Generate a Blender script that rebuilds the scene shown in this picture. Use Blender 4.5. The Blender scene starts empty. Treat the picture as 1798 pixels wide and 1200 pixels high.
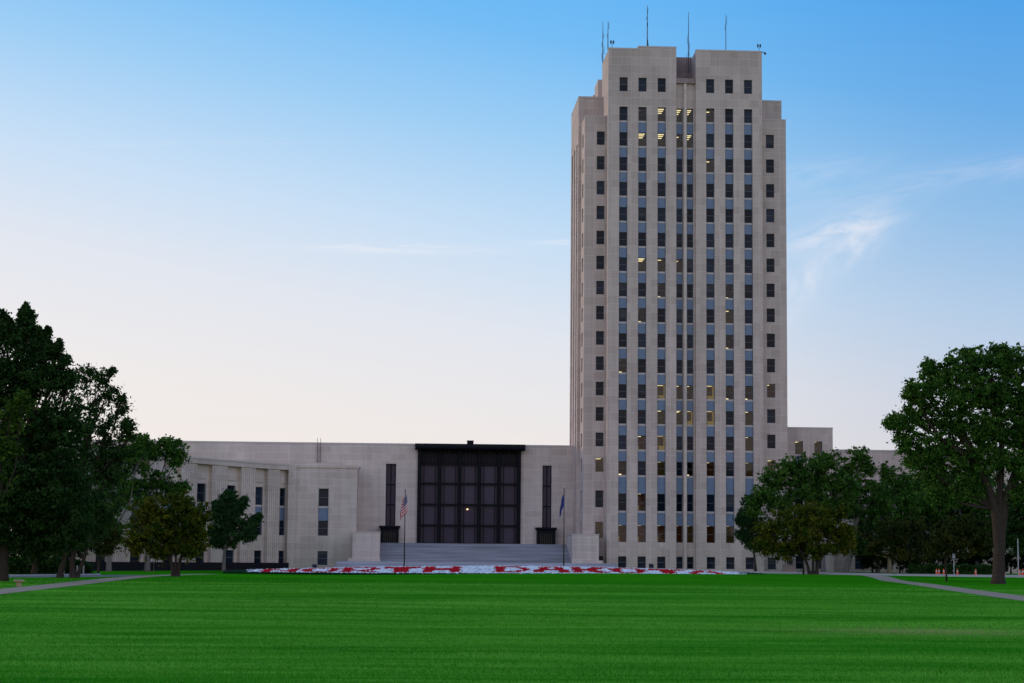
import bpy, math, random
import numpy as np
from mathutils import Vector, Matrix
R = random.Random(7); RB = random.Random(19)
NR = np.random.default_rng(11)
scene = bpy.context.scene
COL = scene.collection

# ------------------------------------------------------------------ camera
F, CX, CY, CAMH = 3580.0, 899.0, 600.0, 1.7
PITCH, ROLL = math.atan(385 / 3580.0), 0.0088
Q = F / 2000.0                       # distances below were first measured for a 2000 px lens
fw = Vector((0, math.cos(PITCH), math.sin(PITCH)))
r0 = Vector((1, 0, 0)); u0 = Vector((0, -math.sin(PITCH), math.cos(PITCH)))
rt = r0 * math.cos(ROLL) + u0 * math.sin(ROLL)
up = -r0 * math.sin(ROLL) + u0 * math.cos(ROLL)
CAM = Vector((0, 0, CAMH))
cd = bpy.data.cameras.new("camera"); cam = bpy.data.objects.new("camera", cd); COL.objects.link(cam)
cd.sensor_fit = 'HORIZONTAL'; cd.sensor_width = 36; cd.lens = 36 * F / 1798
cd.shift_x = 0; cd.shift_y = (CY - 600) / 1798.0
cd.clip_start = 0.1; cd.clip_end = 20000
m = Matrix.Identity(4)
for i in range(3):
    m[i][0], m[i][1], m[i][2], m[i][3] = rt[i], up[i], -fw[i], CAM[i]
cam.matrix_world = m
scene.camera = cam

def ray(px, py): return fw * F + rt * (px - CX) - up * (py - CY)
def at(px, py, Y):
    """world point seen at a photo pixel, Y metres in front of the camera"""
    d = ray(px, py); return CAM + d * (Y / d.y)

TH = math.atan(0.0555)
BO = Vector((9.9, 157.0 * Q, 0.0))
EU = Vector((math.cos(TH), math.sin(TH), 0)); EV = Vector((-math.sin(TH), math.cos(TH), 0))
def bl(px, py, v):
    """building coordinates (u along the facade, height) on the plane v metres behind the tower front"""
    d = ray(px, py); k = (v - (CAM - BO).dot(EV)) / d.dot(EV)
    p = CAM + d * k; return (p - BO).dot(EU), p.z
def U(px, v, py=500): return bl(px, py, v)[0]
def Zb(px, py, v): return bl(px, py, v)[1]
def W(u, v, z=0): return BO + EU * u + EV * v + Vector((0, 0, z))

def sst(a, b, x):
    t = min(1, max(0, (x - a) / (b - a))); return t * t * (3 - 2 * t)
def ground_z(x, y):
    return 0.42 * sst(112 * Q, 130 * Q, y) * sst(-22, 12, x) + 0.1 * sst(125 * Q, 150 * Q, y) + 0.025 * math.sin(x * .11 + 1) * math.sin(y * .06)

# ------------------------------------------------------------------ materials
def mat(name):
    mt = bpy.data.materials.new(name); mt.use_nodes = True
    nt = mt.node_tree; b = nt.nodes['Principled BSDF']; return mt, nt, b
def N(nt, typ, **kw):
    n = nt.nodes.new(typ)
    for k, v in kw.items():
        if k in n.inputs.keys() if hasattr(n.inputs, 'keys') else False: n.inputs[k].default_value = v
        else: setattr(n, k, v)
    return n
def L(nt, a, b): nt.links.new(a, b)
def mth(nt, op, a, b=None, c=None):
    n = nt.nodes.new('ShaderNodeMath'); n.operation = op
    for i, x in enumerate((a, b, c)):
        if x is None: continue
        if isinstance(x, (int, float)): n.inputs[i].default_value = x
        else: nt.links.new(x, n.inputs[i])
    return n.outputs[0]
def mixc(nt, fac, a, b, mode='MIX'):
    n = nt.nodes.new('ShaderNodeMix'); n.data_type = 'RGBA'; n.blend_type = mode
    for i, x in ((0, fac), (6, a), (7, b)):
        if isinstance(x, (int, float)): n.inputs[i].default_value = x
        elif isinstance(x, tuple): n.inputs[i].default_value = (*x, 1)
        else: nt.links.new(x, n.inputs[i])
    return n.outputs[2]
def ramp(nt, fac, stops, interp='LINEAR'):
    n = nt.nodes.new('ShaderNodeValToRGB'); n.color_ramp.interpolation = interp
    e = n.color_ramp.elements
    while len(e) < len(stops): e.new(0.5)
    for s, (p, c) in zip(e, stops):
        s.position = p; s.color = (*c, 1) if isinstance(c, tuple) else (c, c, c, 1)
    nt.links.new(fac, n.inputs[0]); return n.outputs[0]
def noise(nt, vec, scale, detail=4, rough=.55):
    n = nt.nodes.new('ShaderNodeTexNoise'); n.inputs['Scale'].default_value = scale
    n.inputs['Detail'].default_value = detail; n.inputs['Roughness'].default_value = rough
    if vec is not None: nt.links.new(vec, n.inputs['Vector'])
    return n.outputs['Fac']
def scaled(nt, vec, s):
    n = nt.nodes.new('ShaderNodeMapping'); n.inputs['Scale'].default_value = s
    nt.links.new(vec, n.inputs['Vector']); return n.outputs[0]

def stone(name, c1, c2, mortar, bw=1.38, rh=1.16, rough=.85, stain=.55, offs=.0):
    mt, nt, b = mat(name)
    tc = nt.nodes.new('ShaderNodeTexCoord'); sx = nt.nodes.new('ShaderNodeSeparateXYZ'); L(nt, tc.outputs['Object'], sx.inputs[0])
    h = mth(nt, 'ADD', sx.outputs[0], sx.outputs[1])
    cb = nt.nodes.new('ShaderNodeCombineXYZ'); L(nt, h, cb.inputs[0]); L(nt, sx.outputs[2], cb.inputs[1])
    br = nt.nodes.new('ShaderNodeTexBrick'); L(nt, cb.outputs[0], br.inputs['Vector'])
    br.inputs['Scale'].default_value = 1; br.inputs['Brick Width'].default_value = bw; br.inputs['Row Height'].default_value = rh
    br.inputs['Mortar Size'].default_value = .026; br.inputs['Mortar Smooth'].default_value = .3; br.inputs['Bias'].default_value = 0; br.offset = offs
    br.inputs['Color1'].default_value = (*c1, 1); br.inputs['Color2'].default_value = (*c2, 1); br.inputs['Mortar'].default_value = (*mortar, 1)
    obj = tc.outputs['Object']
    big = noise(nt, scaled(nt, obj, (.16, .16, .06)), 1.0, 5)
    streak = noise(nt, scaled(nt, obj, (1.6, 1.6, .09)), 1.0, 4)
    fine = noise(nt, obj, 6.0, 6, .7)
    f = mth(nt, 'ADD', mth(nt, 'MULTIPLY', big, stain), mth(nt, 'ADD', mth(nt, 'MULTIPLY', streak, stain * .7), mth(nt, 'MULTIPLY', fine, .22)))
    f = mth(nt, 'ADD', f, 1 - .5 * (stain * 1.7 + .22))
    v = nt.nodes.new('ShaderNodeVectorMath'); v.operation = 'SCALE'; L(nt, br.outputs['Color'], v.inputs[0]); L(nt, f, v.inputs['Scale'])
    L(nt, v.outputs[0], b.inputs['Base Color']); b.inputs['Roughness'].default_value = rough
    b.inputs['Specular IOR Level'].default_value = .25
    bp = nt.nodes.new('ShaderNodeBump'); bp.inputs['Strength'].default_value = .25; bp.inputs['Distance'].default_value = .02
    L(nt, mth(nt, 'SUBTRACT', fine, mth(nt, 'MULTIPLY', br.outputs['Fac'], .8)), bp.inputs['Height']); L(nt, bp.outputs[0], b.inputs['Normal'])
    return mt
def plain(name, c, rough=.6, metal=0.0, var=.25, scale=3.0, spec=.4, emit=None, bump=0.0, coord='Object', vec=None):
    mt, nt, b = mat(name)
    tc = nt.nodes.new('ShaderNodeTexCoord'); n = noise(nt, scaled(nt, tc.outputs[coord], vec) if vec else tc.outputs[coord], scale, 5, .6)
    k = mth(nt, 'ADD', mth(nt, 'MULTIPLY', n, var * 2), 1 - var)
    v = nt.nodes.new('ShaderNodeVectorMath'); v.operation = 'SCALE'; v.inputs[0].default_value = c; L(nt, k, v.inputs['Scale'])
    L(nt, v.outputs[0], b.inputs['Base Color']); b.inputs['Roughness'].default_value = rough; b.inputs['Metallic'].default_value = metal
    b.inputs['Specular IOR Level'].default_value = spec
    if emit: b.inputs['Emission Color'].default_value = (*emit[:3], 1); b.inputs['Emission Strength'].default_value = emit[3]
    if bump:
        bp = nt.nodes.new('ShaderNodeBump'); bp.inputs['Strength'].default_value = bump; bp.inputs['Distance'].default_value = .05
        L(nt, n, bp.inputs['Height']); L(nt, bp.outputs[0], b.inputs['Normal'])
    return mt
def glass_dark(name, c, rough=.06, spec=.3, rnd=1.3):
    mt, nt, b = mat(name)
    oi = nt.nodes.new('ShaderNodeObjectInfo')
    k = mth(nt, 'ADD', mth(nt, 'MULTIPLY', mth(nt, 'POWER', oi.outputs['Random'], 2.0), rnd), 1 - rnd * .35)
    v = nt.nodes.new('ShaderNodeVectorMath'); v.operation = 'SCALE'; v.inputs[0].default_value = c; L(nt, k, v.inputs['Scale'])
    L(nt, v.outputs[0], b.inputs['Base Color']); b.inputs['Roughness'].default_value = rough; b.inputs['Specular IOR Level'].default_value = spec
    tc = nt.nodes.new('ShaderNodeTexCoord'); n = noise(nt, tc.outputs['Object'], .8, 2)
    bp = nt.nodes.new('ShaderNodeBump'); bp.inputs['Strength'].default_value = .12; bp.inputs['Distance'].default_value = .05
    L(nt, n, bp.inputs['Height']); L(nt, bp.outputs[0], b.inputs['Normal'])
    return mt
def glass_clear(name):
    mt, nt, b = mat(name); nt.nodes.remove(b)
    o = nt.nodes['Material Output']; t = nt.nodes.new('ShaderNodeBsdfTransparent'); t.inputs[0].default_value = (.85, .87, .86, 1)
    g = nt.nodes.new('ShaderNodeBsdfGlossy'); g.inputs['Roughness'].default_value = .05
    mx = nt.nodes.new('ShaderNodeMixShader'); mx.inputs[0].default_value = .035
    L(nt, t.outputs[0], mx.inputs[1]); L(nt, g.outputs[0], mx.inputs[2]); L(nt, mx.outputs[0], o.inputs[0]); return mt
def leafmat(name, c_dark, c_light, transl=.25):
    mt, nt, b = mat(name); nt.nodes.remove(b)
    o = nt.nodes['Material Output']
    a = nt.nodes.new('ShaderNodeAttribute'); a.attribute_name = 'tint'
    c = mixc(nt, a.outputs['Fac'], c_dark, c_light)
    d = nt.nodes.new('ShaderNodeBsdfPrincipled'); L(nt, c, d.inputs['Base Color']); d.inputs['Roughness'].default_value = .7; d.inputs['Specular IOR Level'].default_value = .06
    t = nt.nodes.new('ShaderNodeBsdfTranslucent'); L(nt, c, t.inputs[0])
    mx = nt.nodes.new('ShaderNodeMixShader'); mx.inputs[0].default_value = transl
    L(nt, d.outputs[0], mx.inputs[1]); L(nt, t.outputs[0], mx.inputs[2]); L(nt, mx.outputs[0], o.inputs[0]); return mt

M = {}
M['stone'] = stone('limestone', (.475, .378, .330), (.56, .452, .400), (.65, .545, .49))
M['stone_wing'] = stone('wing_limestone', (.51, .415, .358), (.59, .492, .43), (.675, .58, .52), 2.4, .98, offs=.5)
M['stone_dark'] = stone('dark_limestone', (.26, .185, .17), (.31, .23, .215), (.33, .25, .24), stain=.7)  # darker limestone for the crown notch and the statue pedestal
M['ledge'] = plain('pale_stone', (.53, .46, .43), .8, var=.15)
M['granite'] = plain('step_granite', (.33, .34, .385), .75, var=.9, scale=1.0, vec=(.12, .12, 4.5))
M['step_shade'] = plain('nosing_shade', (.13, .135, .16), .9, var=.2)  # dark tone for the painted shade line below the nosings
M['plinth'] = plain('dark_plinth', (.012, .011, .016), .7, var=.3, spec=.1)
M['spandrel'] = plain('spandrel_metal', (.15, .205, .30), .5, .2, var=.3, scale=1.1)
M['bronze'] = plain('dark_bronze', (.0075, .0075, .011), .6, 0, var=.3, spec=.12)
M['bronze2'] = plain('bronze_relief', (.016, .014, .016), .6, 0, var=.4, spec=.15)
M['glass'] = glass_dark('dark_window_glass', (.011, .018, .032), .05, .13)
M['glass_hall'] = glass_dark('hall_glass', (.050, .040, .064), .12, .12, .35)
M['clear'] = glass_clear('clear_glass')
M['frame'] = plain('window_frame_metal', (.13, .14, .165), .6, .2, var=.1)
M['rail'] = plain('window_rail', (.13, .14, .16), .6, .2, var=.1)
M['room'] = plain('lit_room_wall', (.055, .046, .024), .9, var=.3, scale=1.2, emit=(1, .72, .26, .011))  # room walls, here and below, glow faintly to stand for lamplight
M['room2'] = plain('lit_room_warm', (.16, .13, .06), .9, var=.2, scale=1.2, emit=(1, .72, .24, .13))
M['room3'] = plain('amber_room', (.022, .011, .006), .9, var=.3, scale=1.2, emit=(1, .36, .12, .010))
M['tube'] = plain('ceiling_light_strip', (1, .9, .6), .5, var=.02, emit=(1, .82, .42, 1.25))
M['blind'] = glass_dark('drawn_blind_behind_glass', (.045, .046, .052), .25, .12, .8)
M['dim'] = plain('dim_room', (.05, .045, .04), .9, var=.3)
M['pole'] = plain('flagpole_metal', (.10, .075, .065), .5, .5, var=.15)
M['mast'] = plain('mast_metal', (.05, .05, .06), .6, .4, var=.2)
M['gold'] = plain('gilt', (.6, .45, .2), .35, .8, var=.1)
M['bark'] = plain('bark', (.045, .034, .027), .95, var=.5, scale=5, spec=.1, bump=.8)
M['bark_pale'] = plain('pale_bark', (.14, .125, .115), .95, var=.4, scale=5, spec=.1, bump=.6)
M['asphalt'] = plain('road_surface', (.17, .145, .14), .95, var=.2, scale=.8, spec=.15)
M['kerb'] = plain('kerb_concrete', (.42, .41, .42), .9, var=.15)
M['concrete'] = plain('path_concrete', (.35, .26, .165), .95, var=.25, scale=1.2, spec=.15)
M['soil'] = plain('bed_foliage_ground', (.012, .03, .012), .95, var=.5, scale=4, spec=.05)
M['cone'] = plain('orange_plastic', (.75, .085, .02), .5, var=.1)
M['cone_base'] = plain('cone_base_rubber', (.30, .06, .02), .7, var=.1)
M['cone_band'] = plain('reflective_band', (.6, .55, .52), .4, var=.1)
M['sign'] = plain('sign_plate', (.30, .31, .33), .5, .2, var=.15)
M['post'] = plain('pale_post', (.42, .40, .40), .7, var=.15)
M['statue'] = plain('statue_bronze', (.05, .042, .036), .5, .4, var=.4)

# ------------------------------------------------------------------ mesh builder
class MB:
    def __init__(s): s.v = []; s.f = []; s.m = []
    def quad(s, a, b, c, d, mi=0):
        n = len(s.v); s.v += [tuple(a), tuple(b), tuple(c), tuple(d)]; s.f.append((n, n + 1, n + 2, n + 3)); s.m.append(mi)
    def box(s, x0, x1, y0, y1, z0, z1, mi=0):
        n = len(s.v)
        s.v += [(x0, y0, z0), (x1, y0, z0), (x1, y1, z0), (x0, y1, z0), (x0, y0, z1), (x1, y0, z1), (x1, y1, z1), (x0, y1, z1)]
        for q in ((0, 3, 2, 1), (4, 5, 6, 7), (0, 1, 5, 4), (1, 2, 6, 5), (2, 3, 7, 6), (3, 0, 4, 7)):
            s.f.append(tuple(n + i for i in q)); s.m.append(mi)
    def fbox(s, fr, s0, s1, d0, d1, z0, z1, mi=0):
        o, e, n_ = fr; n = len(s.v)
        for z in (z0, z1):
            for a, d in ((s0, d0), (s1, d0), (s1, d1), (s0, d1)):
                p = o + e * a + n_ * d; s.v.append((p.x, p.y, z))
        for q in ((0, 3, 2, 1), (4, 5, 6, 7), (0, 1, 5, 4), (1, 2, 6, 5), (2, 3, 7, 6), (3, 0, 4, 7)):
            s.f.append(tuple(n + i for i in q)); s.m.append(mi)
    def wall(s, fr, s0, s1, z0, z1, ops, depth=.4, mi=0):
        o, e, n_ = fr
        P = lambda a, d, z: tuple((o + e * a + n_ * d) + Vector((0, 0, z)))
        xs = sorted({s0, s1, *[x for q in ops for x in q[:2]]}); zs = sorted({z0, z1, *[x for q in ops for x in q[2:4]]})
        for i in range(len(xs) - 1):
            for j in range(len(zs) - 1):
                a, b, c, d = xs[i], xs[i + 1], zs[j], zs[j + 1]; mx, mz = (a + b) / 2, (c + d) / 2
                if any(q[0] < mx < q[1] and q[2] < mz < q[3] for q in ops): continue
                s.quad(P(a, 0, c), P(b, 0, c), P(b, 0, d), P(a, 0, d), mi)
        for q in ops:
            a, b, c, d = q[:4]; dp = q[4] if len(q) > 4 else depth
            s.quad(P(a, 0, c), P(a, dp, c), P(b, dp, c), P(b, 0, c), mi); s.quad(P(a, 0, d), P(b, 0, d), P(b, dp, d), P(a, dp, d), mi)
            s.quad(P(a, 0, c), P(a, 0, d), P(a, dp, d), P(a, dp, c), mi); s.quad(P(b, 0, c), P(b, dp, c), P(b, dp, d), P(b, 0, d), mi)
    def tube(s, pts, rad, n=7, mi=0, cap=True):
        rings = []
        for i, p in enumerate(pts):
            p = Vector(p); t = Vector(pts[min(i + 1, len(pts) - 1)]) - Vector(pts[max(i - 1, 0)])
            t = t.normalized() if t.length > 1e-6 else Vector((0, 0, 1))
            a = t.cross(Vector((0.13, 1, 0.07))).normalized(); b = t.cross(a)
            k = len(s.v); r = rad[i]
            for j in range(n):
                w = 2 * math.pi * j / n; s.v.append(tuple(p + a * (r * math.cos(w)) + b * (r * math.sin(w))))
            rings.append(k)
        for k0, k1 in zip(rings, rings[1:]):
            for j in range(n):
                s.f.append((k0 + j, k0 + (j + 1) % n, k1 + (j + 1) % n, k1 + j)); s.m.append(mi)
        if cap:
            s.f.append(tuple(rings[-1] + j for j in range(n))); s.m.append(mi)
            s.f.append(tuple(rings[0] + j for j in reversed(range(n)))); s.m.append(mi)
    def lathe(s, prof, n=12, c=(0, 0), mi=0):
        k0 = len(s.v)
        for r, z in prof:
            for j in range(n):
                w = 2 * math.pi * j / n; s.v.append((c[0] + r * math.cos(w), c[1] + r * math.sin(w), z))
        for i in range(len(prof) - 1):
            for j in range(n):
                s.f.append((k0 + i * n + j, k0 + i * n + (j + 1) % n, k0 + (i + 1) * n + (j + 1) % n, k0 + (i + 1) * n + j)); s.m.append(mi)
    def mesh(s, name, mats):
        me = bpy.data.meshes.new(name); me.from_pydata(s.v, [], s.f)
        for x in (mats if isinstance(mats, (list, tuple)) else [mats]): me.materials.append(x)
        me.polygons.foreach_set('material_index', s.m); me.update(); return me
    def build(s, name, mats, parent=None, smooth=False):
        me = s.mesh(name, mats)
        if smooth: me.polygons.foreach_set('use_smooth', [True] * len(me.polygons))
        return link(name, me, parent)
def link(name, me, parent=None):
    o = bpy.data.objects.new(name, me); COL.objects.link(o)
    if parent is not None: o.parent = parent
    return o
def tag(o, label=None, cat=None, group=None, kind=None):
    if label: o['label'] = label
    if cat: o['category'] = cat
    if group: o['group'] = group
    if kind: o['kind'] = kind
    return o
def empty(name, loc, rz, label, cat, group=None):
    o = bpy.data.objects.new(name, None); COL.objects.link(o); o.location = loc; o.rotation_euler = (0, 0, rz); o.empty_display_size = .5
    return tag(o, label, cat, group)
def copy_tree(o, parent=None):
    c = o.copy(); COL.objects.link(c)
    if parent is not None: c.parent = parent
    for ch in list(o.children): copy_tree(ch, c)
    return c
FR = lambda u, v: (Vector((u, v, 0)), Vector((1, 0, 0)), Vector((0, 1, 0)))        # facade facing the lawn
FL = lambda u, v: (Vector((u, v, 0)), Vector((0, -1, 0)), Vector((1, 0, 0)))       # left flank (s runs towards the lawn)

# ------------------------------------------------------------------ windows (shared meshes; origin at lower left, in the pane plane)
WIN = {}
def window_mesh(w, h, kind):
    key = (round(w, 2), round(h, 2), kind)
    if key in WIN: return WIN[key]
    b = MB(); t = .05
    gi = 3 if kind == 'dark' or kind.startswith('blind') else 4
    b.quad((t, 0, t), (w - t, 0, t), (w - t, 0, h - t), (t, 0, h - t), gi)
    for q in ((0, w, 0, t), (0, w, h - t, h)): b.box(q[0], q[1], -.05, .04, q[2], q[3], 1)
    for q in ((0, t), (w - t, w)): b.box(q[0], q[1], -.048, .04, t, h - t, 1)
    b.box(t, w - t, -.035, .03, h * .5 - .025, h * .5 + .025, 2)
    b.box(-.04, w + .04, -.16, -.052, -.10, .035, 0)                       # sill
    if kind.startswith('blind'):
        f_ = float(kind[5:]); b.quad((t, -.006, h * (1 - f_)), (w - t, -.006, h * (1 - f_)), (w - t, -.006, h - t), (t, -.006, h - t), 10)
    elif kind != 'dark':
        D, top = 4.2, h + .12
        x0, x1 = -.3, w + .3
        wall = {'strips': 5, 'wall': 6, 'amber': 7, 'spot': 9, 'half': 5}[kind]
        b.quad((x0, D, -.5), (x1, D, -.5), (x1, D, top), (x0, D, top), wall)
        for q in ((x0, .06, x0, D), (x1, .06, x1, D)): b.quad((q[0], q[1], -.5), (q[2], q[3], -.5), (q[2], q[3], top), (q[0], q[1], top), wall)
        b.quad((x0, .06, top), (x1, .06, top), (x1, D, top), (x0, D, top), wall)
        b.quad((x0, .06, -.5), (x1, .06, -.5), (x1, D, -.5), (x0, D, -.5), 9)
        if kind == 'strips':
            for d in (1.0, 2.15, 3.5): b.box(.05 + .1 * d, w - .05, d, d + .32, top - .08, top - .01, 8)
        if kind == 'half':
            b.box(.1, w * .75, 2.2, 2.5, top - .08, top - .01, 8)
            b.box(0, w * .55, D - .06, D - .01, -.2, h * .42, 6)
        if kind == 'wall':
            b.box(x0 + .05, x1 - .05, D - .7, D - .4, h * .42, top - .02, 5)
            b.box(.2, w - .1, 1.6, 1.85, top - .08, top - .01, 8)
            b.box(.1, w * .5, 2.6, 3.1, -.4, .55, 9)
        if kind == 'amber': b.box(.1, w * .6, D - .06, D - .01, -.3, h * .38, 6); b.box(w*.3, w*.7, 2.5, 2.7, top - .1, top - .01, 8)
        if kind == 'spot': b.box(w * .18, w * .5, 1.0, 1.3, .1, .26, 8); b.box(w * .2, w * .5, 2.2, 2.5, top - .06, top - .02, 6)
    me = b.mesh('window', [M['ledge'], M['frame'], M['rail'], M['glass'], M['clear'], M['room'], M['room2'], M['room3'], M['tube'], M['dim'], M['blind']])
    WIN[key] = me; return me
def put_window(parent, fr, s, d, z, w, h, kind='dark'):
    if kind == 'dark' and RB.random() < .17: kind = 'blind' + RB.choice(['.22', '.35', '.5', '.7'])
    o = link('window', window_mesh(w, h, kind), parent)
    p = fr[0] + fr[1] * s + fr[2] * d
    o.location = (p.x, p.y, z); o.rotation_euler = (0, 0, math.atan2(fr[1].y, fr[1].x)); return o

# ------------------------------------------------------------------ office tower
tower = empty('office_tower', BO, TH, 'tall pale limestone office tower with stepped top and rows of blue-grey window strips', 'tower')
C = -2.2                                          # plane of the projecting centre
ROWS = [(136, 160.5), (187.5, 211.5), (231.8, 256), (274.7, 299.3), (319.3, 343), (363.5, 387.6), (407.4, 431.7), (451.6, 476), (496.2, 520.3), (540.6, 564.6),
        (585.4, 609.7), (630.8, 654.5), (675.4, 699.7), (720.6, 744), (766, 789.4), (810.8, 834.8), (867, 897.5), (922.8, 952.5), (977, 998.5)]
RZ = [(Zb(1093, b, C), Zb(1093, a, C)) for a, b in ROWS]
for i in range(2, 16):                            # even storeys
    k = (RZ[2][0] - RZ[15][0]) / 13.0; z0 = RZ[2][0] - (i - 2) * k; RZ[i] = (z0, z0 + 1.93)
COLS = {1: (1087, 1101.5), 2: (1120.6, 1135), 3: (1154.5, 1169), 4: (1188.6, 1199.8), 5: (1207, 1218.4), 6: (1240.2, 1254.6), 7: (1273.6, 1288.2), 8: (1307, 1321.8)}
PYM = 400
cu = {k: (U(a, C, PYM), U(b, C, PYM)) for k, (a, b) in COLS.items()}
wd = sum(cu[k][1] - cu[k][0] for k in (1, 2, 3, 6, 7, 8)) / 6
for k in (1, 2, 3, 6, 7, 8): mid = sum(cu[k]) / 2; cu[k] = (mid - wd / 2, mid + wd / 2)
wn = sum(cu[k][1] - cu[k][0] for k in (4, 5)) / 2
for k in (4, 5): mid = sum(cu[k]) / 2; cu[k] = (mid - wn / 2, mid + wn / 2)
LIT = {}
for r, d in {2: {2: 'spot', 3: 'strips', 4: 'strips', 5: 'strips', 6: 'half'}, 3: {2: 'strips', 3: 'strips', 4: 'half', 5: 'strips'}, 4: {6: 'half'}, 8: {2: 'strips', 3: 'half', 4: 'amber'},
             9: {3: 'spot', 7: 'spot'}, 10: {2: 'spot', 7: 'half'}, 11: {7: 'spot'}, 12: {1: 'spot'}, 13: {3: 'wall', 4: 'half', 5: 'half', 6: 'wall', 7: 'spot', 8: 'spot'},
             14: {3: 'half', 4: 'strips', 5: 'wall', 6: 'wall', 8: 'half'}, 15: {3: 'wall', 8: 'half', 2: 'amber'}, 16: {3: 'half', 8: 'half', 5: 'spot', 6: 'amber', 1: 'spot'},
             17: {2: 'amber'}, 18: {1: 'amber', 2: 'amber', 3: 'amber', 4: 'amber', 5: 'half', 6: 'amber', 7: 'half'}}.items():
    for c, k in d.items(): LIT[(r, c)] = k
uCL, uCR = U(1067.3, C, PYM), U(1339, C, PYM)
uSL, uSR = U(1026, 0, PYM), U(1380.8, 0, PYM)
V1, V2, V3 = 5.3, 17.3, 22.6
uML, uMR = U(1014.8, V1, PYM), U(1373.3, V1, PYM)
zC = Zb(1100, 87, C); zC2 = Zb(1160, 84.3, C); zS = Zb(1045, 205.5, 0); zM = Zb(1040, 172.5, V1)
uN0, uN1 = U(1187.5, C, PYM), U(1222, C, PYM)       # slot between the two halves
w = MB()
bay_lo, bay_hi = RZ[17][0], RZ[1][1]
fr = FR(0, C)
ops = []
for k in (1, 2, 3, 6, 7, 8):
    a, b = cu[k]; ops += [(a, b, bay_lo, bay_hi, .5), (a, b, *RZ[0], .3), (a, b, *RZ[18], .4)]
zledge = Zb(1205, 146, C)
# left half, right half and the centre slot
w.wall(fr, uCL, uN0, 0, zC, [q for q in ops if q[1] < uN0], .5)
w.wall(fr, uN1, uCR, 0, zC, [q for q in ops if q[0] > uN1], .5)
u20 = U(1120, C, 90)
for (a, b, t) in ((uCL, u20, zC), (u20, uN0, zC2), (uN1, uCR, zC)):
    w.quad((a, C, t), (b, C, t), (b, 6.1, t), (a, 6.1, t)); 
    w.box(a - .02, b + .02, C - .03, C + .55, t + .004, t + .22, 1)            # coping
w.box(u20, uN0, C, C + 2.6, zC + .002, zC2 - .002)
w.quad((uCL, C, 0), (uCL, 6.5, 0), (uCL, 6.5, zC), (uCL, C, zC)); w.quad((uCR, C, 0), (uCR, C, zC), (uCR, 6.5, zC), (uCR, 6.5, 0))
w.quad((uCL, 6.5, zS - 6), (uCR, 6.5, zS - 6), (uCR, 6.5, zC), (uCL, 6.5, zC))
SD = .55                                             # slot depth
for x, sgn in ((uN0, 1), (uN1, -1)):
    w.quad((x, C, 0), (x, C, zC), (x, 4, zC), (x, 4, 0))
zslot_top = Zb(1205, 101, 2.0)
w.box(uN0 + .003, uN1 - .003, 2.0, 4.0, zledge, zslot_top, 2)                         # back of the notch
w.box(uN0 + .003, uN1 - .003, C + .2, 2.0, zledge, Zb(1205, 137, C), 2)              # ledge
n4 = [(cu[k][0], cu[k][1], bay_lo, bay_hi, .35) for k in (4, 5)] + [(cu[k][0], cu[k][1], *RZ[18], .3) for k in (4, 5)]
w.wall(FR(0, C + SD), uN0, uN1, 0, zledge, n4, .35)
um = (cu[4][1] + cu[5][0]) / 2
w.box(um - .17, um + .17, C + .1, C + SD + .02, 0, zledge - .1, 3)                     # slim mullion pier
# shoulders
sl = (U(1047.3, 0, PYM), U(1061.3, 0, PYM)); sr = (U(1345.4, 0, PYM), U(1359.7, 0, PYM))
SZ = [RZ[i] for i in range(2, 18)]
off = Zb(1054, 231, 0) - RZ[2][1]
SZ = [(a + off, b + off) for a, b in SZ] + [RZ[18]]
for (a, b, win, ce) in ((uSL, uCL, sl, 0), (uCR, uSR, sr, 1)):
    w.wall(FR(0, 0), a, b, 0, zS, [(win[0], win[1], z0, z1) for z0, z1 in SZ], .32)
    w.quad((a, 0, zS), (b, 0, zS), (b, V1 + .5, zS), (a, V1 + .5, zS))
    w.box(a - .02, b, -.03, .5, zS + .003, zS + .2, 1)
w.quad((uSR, 0, 0), (uSR, V1, 0), (uSR, V1, zS), (uSR, 0, zS))
slit = [(1.6, 3.4, z0, z1, .3) for z0, z1 in SZ]
w.wall(FL(uSL, V1), 0, V1, 0, zS, slit, .3)
# main body behind the shoulders
for (a, b) in ((uML, uCL + .3), (uCR - .3, uMR)):
    w.quad((a, V1, 0), (b, V1, 0), (b, V1, zM), (a, V1, zM)); w.quad((a, V1, zM), (b, V1, zM), (b, V2, zM), (a, V2, zM))
    w.box(a - .02, b, V1 - .03, V1 + .5, zM + .003, zM + .22, 1)
sb = [(1.2, 3.0), (5.0, 6.8), (8.8, 10.6)]
w.wall(FL(uML, V2), 0, V2 - V1, 0, zM, [(a, b, bay_lo, RZ[2][1], .5) for a, b in sb], .5)
w.quad((uMR, V1, 0), (uMR, V2, 0), (uMR, V2, zM), (uMR, V1, zM))
w.box(uML - .02, uML + .5, V1 + .5, V2, zM + .003, zM + .22, 1)
# back shoulders, penthouse behind the crown
w.box(uSL, uSR, V2, V3, 0, zS)
pu, pz = bl(1050, 140, 8.0); pu2 = uCR + (uCL - pu)
w.box(pu, pu2, 8.0, 13.0, zM - 2, pz); w.box(pu - .2, pu2 + .2, 13.002, 17, zM - 2, pz - 1.1)
w.box(uCL + .5, uCR - .5, 6.6, 8.0, zM - 2, pz - .3)
# fluted stone panels between the lowest rows
for k in (1, 2, 3, 6, 7, 8):
    a, b = cu[k]
    for i in range(6):
        x = a + (i + .5) * (b - a) / 6; w.box(x - .045, x + .045, C - .035, C + .004, RZ[18][1] + .45, RZ[17][0] - .5, 3)
tw = w.build('wall', [M['stone'], M['ledge'], M['stone_dark'], M['stone_wing']], tower)

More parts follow.
